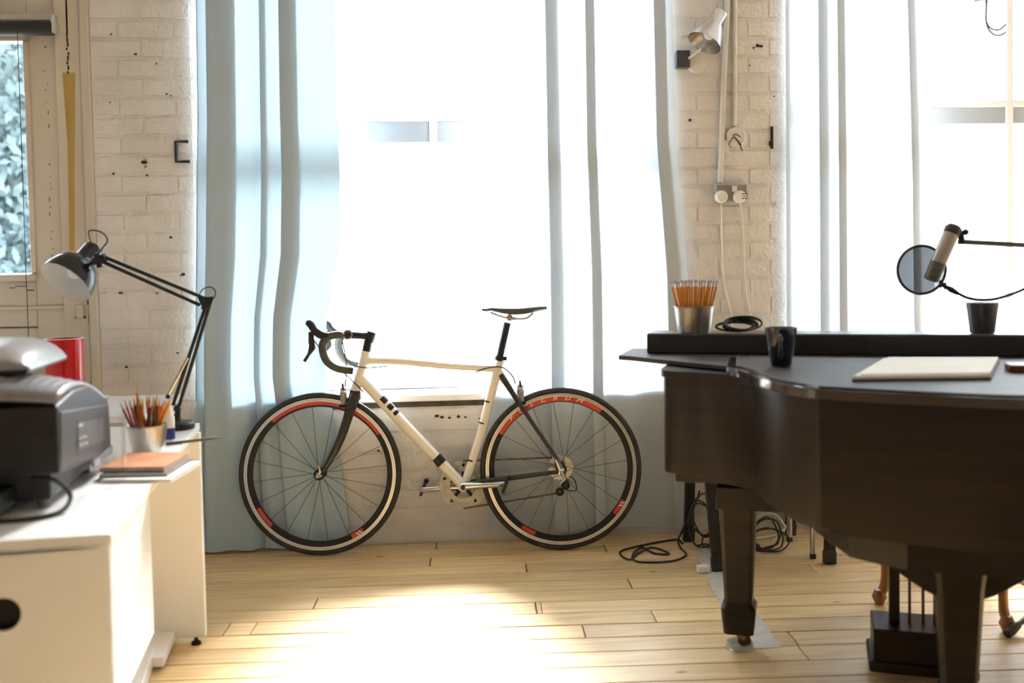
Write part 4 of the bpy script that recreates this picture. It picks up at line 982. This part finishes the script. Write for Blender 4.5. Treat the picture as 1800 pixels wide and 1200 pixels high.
# sheets of paper in a dark folder, wallet and spectacles on the lid
q0, q1, q2, q3 = pz(1497, 671, LZ), pz(1742, 668, LZ), pz(1757, 637, LZ), pz(1552, 637, LZ)
fo = thing('music_folder', lerp(q0, q2, .5), 'open dark folder holding white sheets on the piano lid', 'folder')
c_ = (q0 + q1 + q2 + q3) / 4
part('cover', G().hexa([q0, q1, q2, q3], [p + ZU * .006 for p in (q0, q1, q2, q3)]), bookm2, fo, .001)
ins = [lerp(p, c_, .02) for p in (q0, q1, q2, q3)]
part('sheets', G().hexa([p + ZU * .0061 for p in ins], [p + ZU * .013 for p in ins]), paperm, fo, .0005)
ins2 = [lerp(p, c_, .06) + Vector((.01, .004, 0)) for p in (q0, q1, q2, q3)]
part('sheets', G().hexa([p + ZU * .0131 for p in ins2], [p + ZU * .016 for p in ins2]), paperm, fo, .0005)
wp = pz(1812, 652, LZ)
solo('wallet', G().loft([[wp + PK * (x * .055) + PA_ * (y * .04) + ZU * z for x, y in ((-1, -.8), (-.8, -1), (.8, -1), (1, -.8), (1, .8), (.8, 1), (-.8, 1), (-1, .8))] for z in (0.0005, .012, .018)] ), brown, wp, 'small brown leather wallet beside the white sheets', 'wallet', bev=.003)

# ================================================================== microphone, pop filter and stand over the piano
YM = 2.95
def mp(px, py, dy=0): return pY(px, py, YM + dy)
stx = Vector((2.04, 3.07, 0))
stand = thing('microphone_stand', stx, 'black tripod microphone stand with a boom arm over the piano', 'stand')
hubz = stx + ZU * .16
top = Vector((stx.x, stx.y, mp(1960, 440).z + .01))
part('pole', G().tube([hubz - ZU * .06, hubz + ZU * .55, top], [.011, .011, .009], 14), blackmetal, stand)
part('collar', G().tube([hubz - ZU * .05, hubz + ZU * .03], .019, 14), black, stand)
tip = pz(1772, 1121)
for i, d in enumerate((tip - stx, Matrix.Rotation(2 * PI / 3, 3, 'Z') @ (tip - stx), Matrix.Rotation(-2 * PI / 3, 3, 'Z') @ (tip - stx))):
    e = stx + d; e.z = .014; hb = hubz - ZU * .03
    lg = part('leg', G().tube([hb, lerp(hb, e, .82), e], [.008, .008, .008], 10), blackmetal, stand)
    dn_ = (e - hb).normalized(); part('rubber_foot', G().tube([e - dn_ * .055, e - dn_ * .02, e + dn_ * .006], [.011, .0145, .013], 12), rubber, lg)
part('boom_clutch', G().tube([top + Vector((0, -.03, 0)), top + Vector((0, .03, 0))], .022, 16), black, stand)
be = mp(1692, 425)
part('boom_arm', G().tube([be, top], .0078, 12), blackmetal, stand)
part('boom_tail', G().tube([top, top + (top - be).normalized() * .3], .0062, 12), blackmetal, stand)
part('mic_clip', G().tube([mp(1691, 428), mp(1689, 412), mp(1683, 402)], [.010, .009, .010], 12).ball(mp(1697, 408), .010).tube([mp(1685, 425), mp(1696, 425)], .008, 10), black, stand)
mic = thing('microphone', mp(1636, 492), 'pale grey studio microphone hanging from the boom arm', 'microphone')
a, b = mp(1636, 492), mp(1677, 399); ax = (b - a).normalized(); ln = (b - a).length; Mm = axis_matrix(a, ax); mr = 13.5 * (YM / F)
part('body', G().lathe([(mr, ln * .32), (mr * 1.02, ln * .34), (mr * 1.02, ln * .88), (mr * .98, ln * .90)], Mm, 28), mat('mic_champagne', (.40, .37, .33), (.36, .33, .29), .35, .6, scale=40), mic)
part('grille', G().lathe([(0, 0), (mr * .85, 0), (mr, .006), (mr, ln * .31)], Mm, 28), mat('mic_mesh', (.16, .145, .12), (.10, .09, .075), .5, .6, scale=500), mic)
part('collar', G().lathe([(mr * 1.06, ln * .87), (mr * 1.1, ln * .89), (mr * 1.1, ln * .97), (mr * .8, ln * 1.03), (0, ln * 1.04)], Mm, 28), mat('mic_dark_collar', (.05, .048, .045), None, .4, .5), mic)
pf = thing('pop_filter', mp(1620, 474, .06), 'round blue-black mesh pop filter on a gooseneck', 'pop filter')
pc = mp(1620, 474, .05); R_ = 43.5 * (YM + .05) / F; Mf = axis_matrix(pc, Vector((.08, 1, 0)))
part('hoop', G().lathe([(R_ + .0045 * math.cos(2 * PI * i / 10), .0045 * math.sin(2 * PI * i / 10)) for i in range(10)], Mf, 56, closedprof=True), mat('navy_hoop', (.012, .014, .03), None, .4), pf)
part('mesh_screen', G().add([Mf @ Vector((R_ * math.cos(2 * PI * k / 48), R_ * math.sin(2 * PI * k / 48), .001)) for k in range(48)], [tuple(range(48))]), popmesh, pf)
part('mesh_screen', G().add([Mf @ Vector((R_ * math.cos(2 * PI * k / 48), R_ * math.sin(2 * PI * k / 48), -.002)) for k in range(48)], [tuple(range(48))]), popmesh, pf)
part('hoop_clamp', G().tube([mp(1652, 494, .05), mp(1664, 506, .05)], [.006, .008], 10).tube([mp(1652, 505, .05), mp(1663, 497, .05)], .004, 8), black, pf)
part('swivel', G().tube([mp(1664, 504, .05), mp(1672, 509, .05), mp(1684, 516, .05)], [.006, .0095, .006], 12), black, pf)
part('gooseneck', G().tube(spline([mp(1682, 514, .05), mp(1700, 523, .05), mp(1725, 527, .05), mp(1755, 524, .05), mp(1800, 508, .04), mp(1850, 480, .02), Vector((stx.x - .008, stx.y - .004, mp(1880, 455).z - .05))], 6), 0.0048, 8), black, pf)
# ------------------------------------------------------------------ wooden stool with curved legs beyond the piano
s0, s1 = pz(1548, 1061), pz(1769, 1109); sd = (s1 - s0).normalized(); sp2 = Vector((-sd.y, sd.x, 0)); sp2 = sp2 if sp2.y > 0 else -sp2
wdt = (s1 - s0).length; ctr = (s0 + s1) / 2 + sp2 * .17
stool = thing('piano_stool', Vector((ctr.x, ctr.y, 0)), 'honey wood piano stool with curved cabriole legs', 'stool')
for c in (s0, s1, s0 + sp2 * .34, s1 + sp2 * .34):
    o = (c - ctr); o.z = 0; o = o.normalized(); c = Vector((c.x, c.y, 0))
    lg = part('leg', G().tube(spline([c + ZU * .43 - o * .02, c + ZU * .36 + o * .012, c + ZU * .27 + o * .004, c + ZU * .15 - o * .016, c + ZU * .07 - o * .014, c + ZU * .04 - o * .003], 5), [.026] * 3 + [.026, .025, .025, .024, .023, .022, .021, .020, .019, .018, .017, .0165, .016, .0155, .015, .015, .015, .0155, .016, .016, .016, .016, .015][:23], 12), honey, stool)
    part('pad_foot', G().lathe([(0, .0), (.014, .0), (.016, .006), (.022, .018), (.025, .026), (.021, .036), (.0155, .050), (0, .055)], Matrix.Translation(c + o * .004), 20), honey, lg)
Mst = axis_matrix((ctr.x, ctr.y, 0), ZU, sd)
part('apron', G().box((-wdt / 2 - .02, -.19, .40), (wdt / 2 + .02, .19, .45), Mst), honey, stool, .006)
part('seat', G().box((-wdt / 2 - .035, -.205, .45), (wdt / 2 + .035, .205, .49), Mst), mat('tan_upholstery', (.30, .17, .08), (.26, .14, .06), .7, scale=60), stool, .015)
# ------------------------------------------------------------------ black bolted stand and chrome stool in the corner by the wall
l0, l1 = pz(1262, 1003), pz(1458, 990); l2 = pz(1208, 948); l2.y = min(l2.y, YW - .12); l3 = l1 + (l2 - l0); TH = .70
stn = thing('work_stand', Vector(((l0.x + l1.x) / 2, (l0.y + l2.y) / 2, 0)), 'black bolted steel work stand standing behind the piano', 'stand')
tops = [pY(1249, 855, l0.y), pY(1440, 850, l1.y), pY(1212, 852, l2.y)]
for i, (c, dx) in enumerate(((l0, -.05), (l1, .02), (l2, .02), (l3, .05))):
    t = Vector((c.x + dx, c.y + (.02 if i < 2 else -.02), TH)); d = (t - c).normalized(); M = axis_matrix(c, d, (1, 0, 0)); L_ = (t - c).length
    lg = part('leg', G().box((-.020, -.012, .02), (.020, .012, L_), M), blackmetal, stn, .002)
    part('rubber_foot', G().box((-.023, -.016, 0), (.023, .016, .05), M), rubber, lg, .003)
    for h in (.36, .44): part('bolt', G().tube([M @ Vector((0, -.017, h)), M @ Vector((0, .012, h))], .0075, 10), chrome, lg)
part('top_board', G().box((min(l0.x, l2.x) - .06, min(l0.y, l1.y) - .01, TH), (max(l1.x, l3.x) + .04, YW - .10, TH + .02)), black, stn, .003)
zc = .40
part('cross_bar', G().tube([l0 + (ZU * zc) + Vector((-.03, 0, 0)), l2 + ZU * zc + Vector((.01, 0, 0))], .012, 8), blackmetal, stn)
part('cross_bar', G().tube([l1 + ZU * zc, l3 + ZU * zc], .012, 8), blackmetal, stn)
k0, k1 = pz(1429, 981), pz(1388, 951); k2 = pz(1260, 957); k3 = k0 + (k2 - k1)
cst = thing('chrome_stool', (k0 + k2) / 2, 'low stool with chrome tube legs and blue-grey seat under the work stand', 'stool')
for c in (k0, k1, k2, k3):
    c = Vector((c.x, min(c.y, YW - .05), 0))
    lg = part('leg', G().tube([c + ZU * .008, c + ZU * .30], .0115, 12), chrome, cst); part('tip', G().lathe([(0, 0), (.0125, 0), (.0125, .02), (0, .02)], Matrix.Translation(c), 12), rubber, lg)
xs_ = [c.x for c in (k0, k1, k2, k3)]; ys_ = [min(c.y, YW - .05) for c in (k0, k1, k2, k3)]
part('seat', G().box((min(xs_) - .02, min(ys_) - .02, .30), (max(xs_) + .02, min(YW - .012, max(ys_) + .02), .335)), bluegrey, cst, .008)
# ------------------------------------------------------------------ cables, adapter and tape on the floor
def floorpath(pix, z=.004): return [pz(x, y, z) for x, y in pix]
a = floorpath([(1200, 955), (1190, 948), (1160, 952), (1120, 960), (1092, 968), (1093, 977), (1108, 983), (1122, 972), (1146, 962), (1172, 970), (1174, 974), (1150, 972), (1128, 962), (1112, 975), (1118, 986), (1150, 988), (1185, 985), (1206, 975), (1196, 962)]) + [pz(1192, 950, .004), pY(1198, 935, 4.06), pY(1212, 905, 4.05), pY(1224, 880, 4.05), pY(1230, 862, 4.05)]
solo('floor_cable', G().tube(spline(a, 6), .0042, 7), rubber, a[0], 'black cable looping over the floorboards beside the rear wheel', 'cable')
rnd = random.Random(14)
for q, (cx_, cy_, w_, h_, yy) in enumerate(((1233, 925, 20, 45, 3.98), (1240, 905, 26, 34, 4.0), (1345, 940, 24, 30, 3.93), (1352, 948, 30, 22, 3.88))):
    pts = []
    for i in range(20):
        t = 2 * PI * i / 9 + q; p = pY(cx_ + w_ * math.cos(t) * (1 + .2 * math.sin(i)), cy_ + h_ * math.sin(t) * (1 + .15 * math.cos(i * 1.3)), yy + .03 * math.sin(i * .9 + q)); p.z = max(p.z, .006); pts.append(p)
    lo_ = min(pts, key=lambda p: p.z); pts.append(Vector((pts[-1].x, pts[-1].y, .006))); pts.append(Vector((pts[-1].x + .05, pts[-1].y - .03, .005)))
    if q % 2 == 0: tang = thing('cable_tangle', lo_, ('black cable tangle hanging between the black stand legs', 'upper black cable tangle tied to the black stand leg', 'black cable loops hanging beside the white cable loop', '')[q], 'cable')
    part('loop', G().tube(spline(pts, 5), .0036, 6), rubber, tang)
wc = [pY(1350 + 28 * math.cos(t), 931 + 29 * math.sin(t), 4.08 + .02 * math.sin(2 * t)) for t in [i * 2 * PI / 14 for i in range(15)]]
for p in wc: p.z = max(p.z, .006)
solo('white_cable', G().tube(spline(wc + [pY(1338, 968, 4.0)], 5), .005, 8), whitep, min(wc, key=lambda p: p.z), 'white cable loop hanging in front of the wall under the piano', 'cable')
p = pz(1236, 1005)
ad = solo('power_adapter', G().box((-.022, -.016, .0005), (.022, .016, .026), axis_matrix(p, ZU, (1, .15, 0))), whitep, p, 'small white adapter block on the floor beside the black stand', 'adapter', bev=.004)
part('cable', G().tube(spline([p + Vector((.02, 0, .012)), p + Vector((.06, .03, .004)), p + Vector((.10, .10, .004))], 6), .0025, 6), whitep, ad)
g = G(); vs = []; fs = []
tp = [(1222, 1262, 962), (1236, 1280, 1000), (1254, 1302, 1040), (1282, 1334, 1085), (1318, 1374, 1140)]
vs = []
for x0, x1, y in tp: vs += [pz(x0, y, .0012), pz(x1, y - 3, .0012)]
fs = [(2 * i, 2 * i + 1, 2 * i + 3, 2 * i + 2) for i in range(len(tp) - 1)]
o = solo('floor_tape', G().add(vs, fs), tapeg, vs[0], 'wide strip of grey tape stuck on the floorboards under the piano leg', 'tape', smooth=0)
so = o.modifiers.new('thick', 'SOLIDIFY'); so.thickness = .0006

# ================================================================== fittings on the right pier
def wp_(px, py, d=.0): return pY(px, py, YW - d)
spot = thing('clamp_spotlight', wp_(1230, 110), 'silver cone spotlight mounted on the right brick pier', 'lamp')
o0, o1 = wp_(1238, 76, .10), wp_(1266, 24, .07); Ms = axis_matrix(o0, (o1 - o0)); ln = (o1 - o0).length * 1.08; sr = 31 * (YW - .1) / F
part('shade', G().lathe([(sr, 0), (sr * .98, .008), (sr * .72, ln * .42), (sr * .42, ln * .62), (sr * .42, ln * .95), (sr * .30, ln), (0, ln)], Ms, 32), mat('satin_aluminium', (.70, .70, .71), (.62, .62, .63), .3, .9, scale=60), spot)
part('reflector', G().lathe([(sr * .985, .0), (sr * .70, ln * .40), (sr * .38, ln * .55), (0, ln * .56)], Ms, 32), chrome, spot)
part('bulb', G().ball(Ms @ Vector((0, 0, ln * .30)), sr * .36), mugin, spot)
part('bracket_arm', G().tube([wp_(1207, 105, .02), wp_(1214, 100, .06), wp_(1232, 86, .07)], .0055, 10), whitep, spot)
part('mount_plate', G().box((wp_(1184, 0).x, YW - .045, wp_(1190, 122).z), (wp_(1205, 0).x + .006, YW - .002, wp_(1190, 92).z)), mat('slate_block', (.06, .07, .08), (.04, .045, .05), .6, scale=30), spot, .003)
part('ceiling_rose', G().lathe([(0, 0), (.05, 0), (.048, .01), (.03, .014), (0, .014)], axis_matrix(wp_(1225, 108, .001), (0, -1, 0)), 24), paint, spot)
cd = [((1283, -60), (1279, 0), (1272, 150), (1266, 322)), ((1293, -60), (1292, 0), (1291.5, 120), (1291, 222))]
for i, pix in enumerate(cd):
    pts = [wp_(x, y, .010) for x, y in pix]; pts[0].z = CEIL
    solo('conduit', G().tube(pts, .0115 if i == 0 else .0095, 12), paint, pts[-1], ('long painted conduit running down to the double socket', 'short painted conduit running down to the round junction box')[i], 'conduit')
jb = wp_(1292, 241); jbx = thing('junction_box', jb, 'round painted junction box with loose wires on the pier', 'junction box')
part('body', G().lathe([(0, .022), (.038, .022), (.043, .017), (.044, 0), (0, 0)], axis_matrix(jb, (0, -1, 0)), 32), paint, jbx)
part('lug', G().box((-.012, -.03, 0), (.012, .03, .016), axis_matrix(wp_(1274, 258), (0, -1, 0), (1, 0, 0))), paint, jbx, .003)
for pix in (((1290, 240), (1284, 248), (1281, 254)), ((1290, 240), (1298, 250), (1305, 265)), ((1290, 240), (1296, 246), (1303, 255)), ((1288, 238), (1294, 236), (1302, 241))):
    part('wire', G().tube(spline([wp_(x, y, .027 + .006 * i) for i, (x, y) in enumerate(pix)], 5), .0022, 6), rubber, jbx)
sk0, sk1 = wp_(1254, 357), wp_(1311, 323)
sk = thing('double_socket', wp_(1282, 357), 'double metal-clad wall socket with two white plugs', 'socket')
part('back_box', G().box((sk0.x, YW - .032, sk0.z), (sk1.x, YW - .001, sk1.z)), mat('worn_grey_paint', (.45, .43, .40), (.36, .34, .31), .45, .3, scale=20), sk, .006)
part('face_plate', G().box((sk0.x + .006, YW - .036, sk0.z + .006), (sk1.x - .006, YW - .030, sk1.z - .006)), mat('socket_plate', (.33, .31, .28), (.25, .24, .22), .4, .5, scale=25), sk, .004)
part('switch', G().box((wp_(1279, 0).x, YW - .041, wp_(1282, 338).z), (wp_(1288, 0).x, YW - .034, wp_(1282, 328).z)), whitep, sk, .001)
for px in (1267, 1299):
    c = wp_(px, 346, .036); part('plug', G().lathe([(0, .026), (.020, .026), (.025, .020), (.027, 0), (0, 0)], axis_matrix(c, (0, -1, 0)), 28), whitep, sk)
for i in range(3): part('plug_print', G().box((wp_(1293 + 2 * (i % 2), 0).x, YW - .0632, wp_(1299, 342 + 4 * i).z - .002), (wp_(1304, 0).x, YW - .0622, wp_(1299, 342 + 4 * i).z + .001)), dirt, sk)
for i, (pix) in enumerate((((1268, 358), (1269, 420), (1273, 490), (1283, 540), (1287, 575)), ((1301, 358), (1306, 400), (1308, 460), (1312, 520), (1320, 570)))):
    pts = [wp_(x, y, .028 if k == 0 else .010) for k, (x, y) in enumerate(pix)]; pts.append(Vector((pts[-1].x + .01, YW - .012, .45)))
    solo('plug_lead', G().tube(spline(pts, 6), .0026, 6), whitep, pts[-1], ('thin white lead hanging from the plain plug', 'thin white lead hanging from the printed plug')[i], 'cable')
# ------------------------------------------------------------------ hanging hook lamp at the top right
YH = 3.3
def hp(px, py): return pY(px, py, YH)
pend = thing('hanging_hook', hp(1733, 3), 'pale hanging fixture with curved wire hooks under a dark disc', 'fixture')
c = hp(1734, 2)
part('canopy_disc', G().lathe([(0, .0), (.030, 0), (.040, .006), (.030, .016), (.008, .022), (0, .022)], Matrix.Translation(c), 28), mat('mauve_grey_metal', (.20, .18, .21), None, .4, .5), pend)
part('suspension_rod', G().tube([c + ZU * .02, Vector((c.x, c.y, CEIL))], .004, 8), chrome, pend)
part('hook_stem', G().tube([c, hp(1733, 34)], .0032, 8), mat('dull_grey_wire', (.16, .16, .17), None, .5, .3), pend)
for pts in (((1733, 34), (1737, 45), (1746, 52), (1757, 52), (1768, 43)), ((1733, 36), (1737, 50), (1746, 60), (1757, 62), (1768, 57))):
    part('hook_wire', G().tube(spline([hp(*p) for p in pts], 5), .0030, 8), mat('dull_grey_wire', (.16, .16, .17), None, .5, .3), pend)
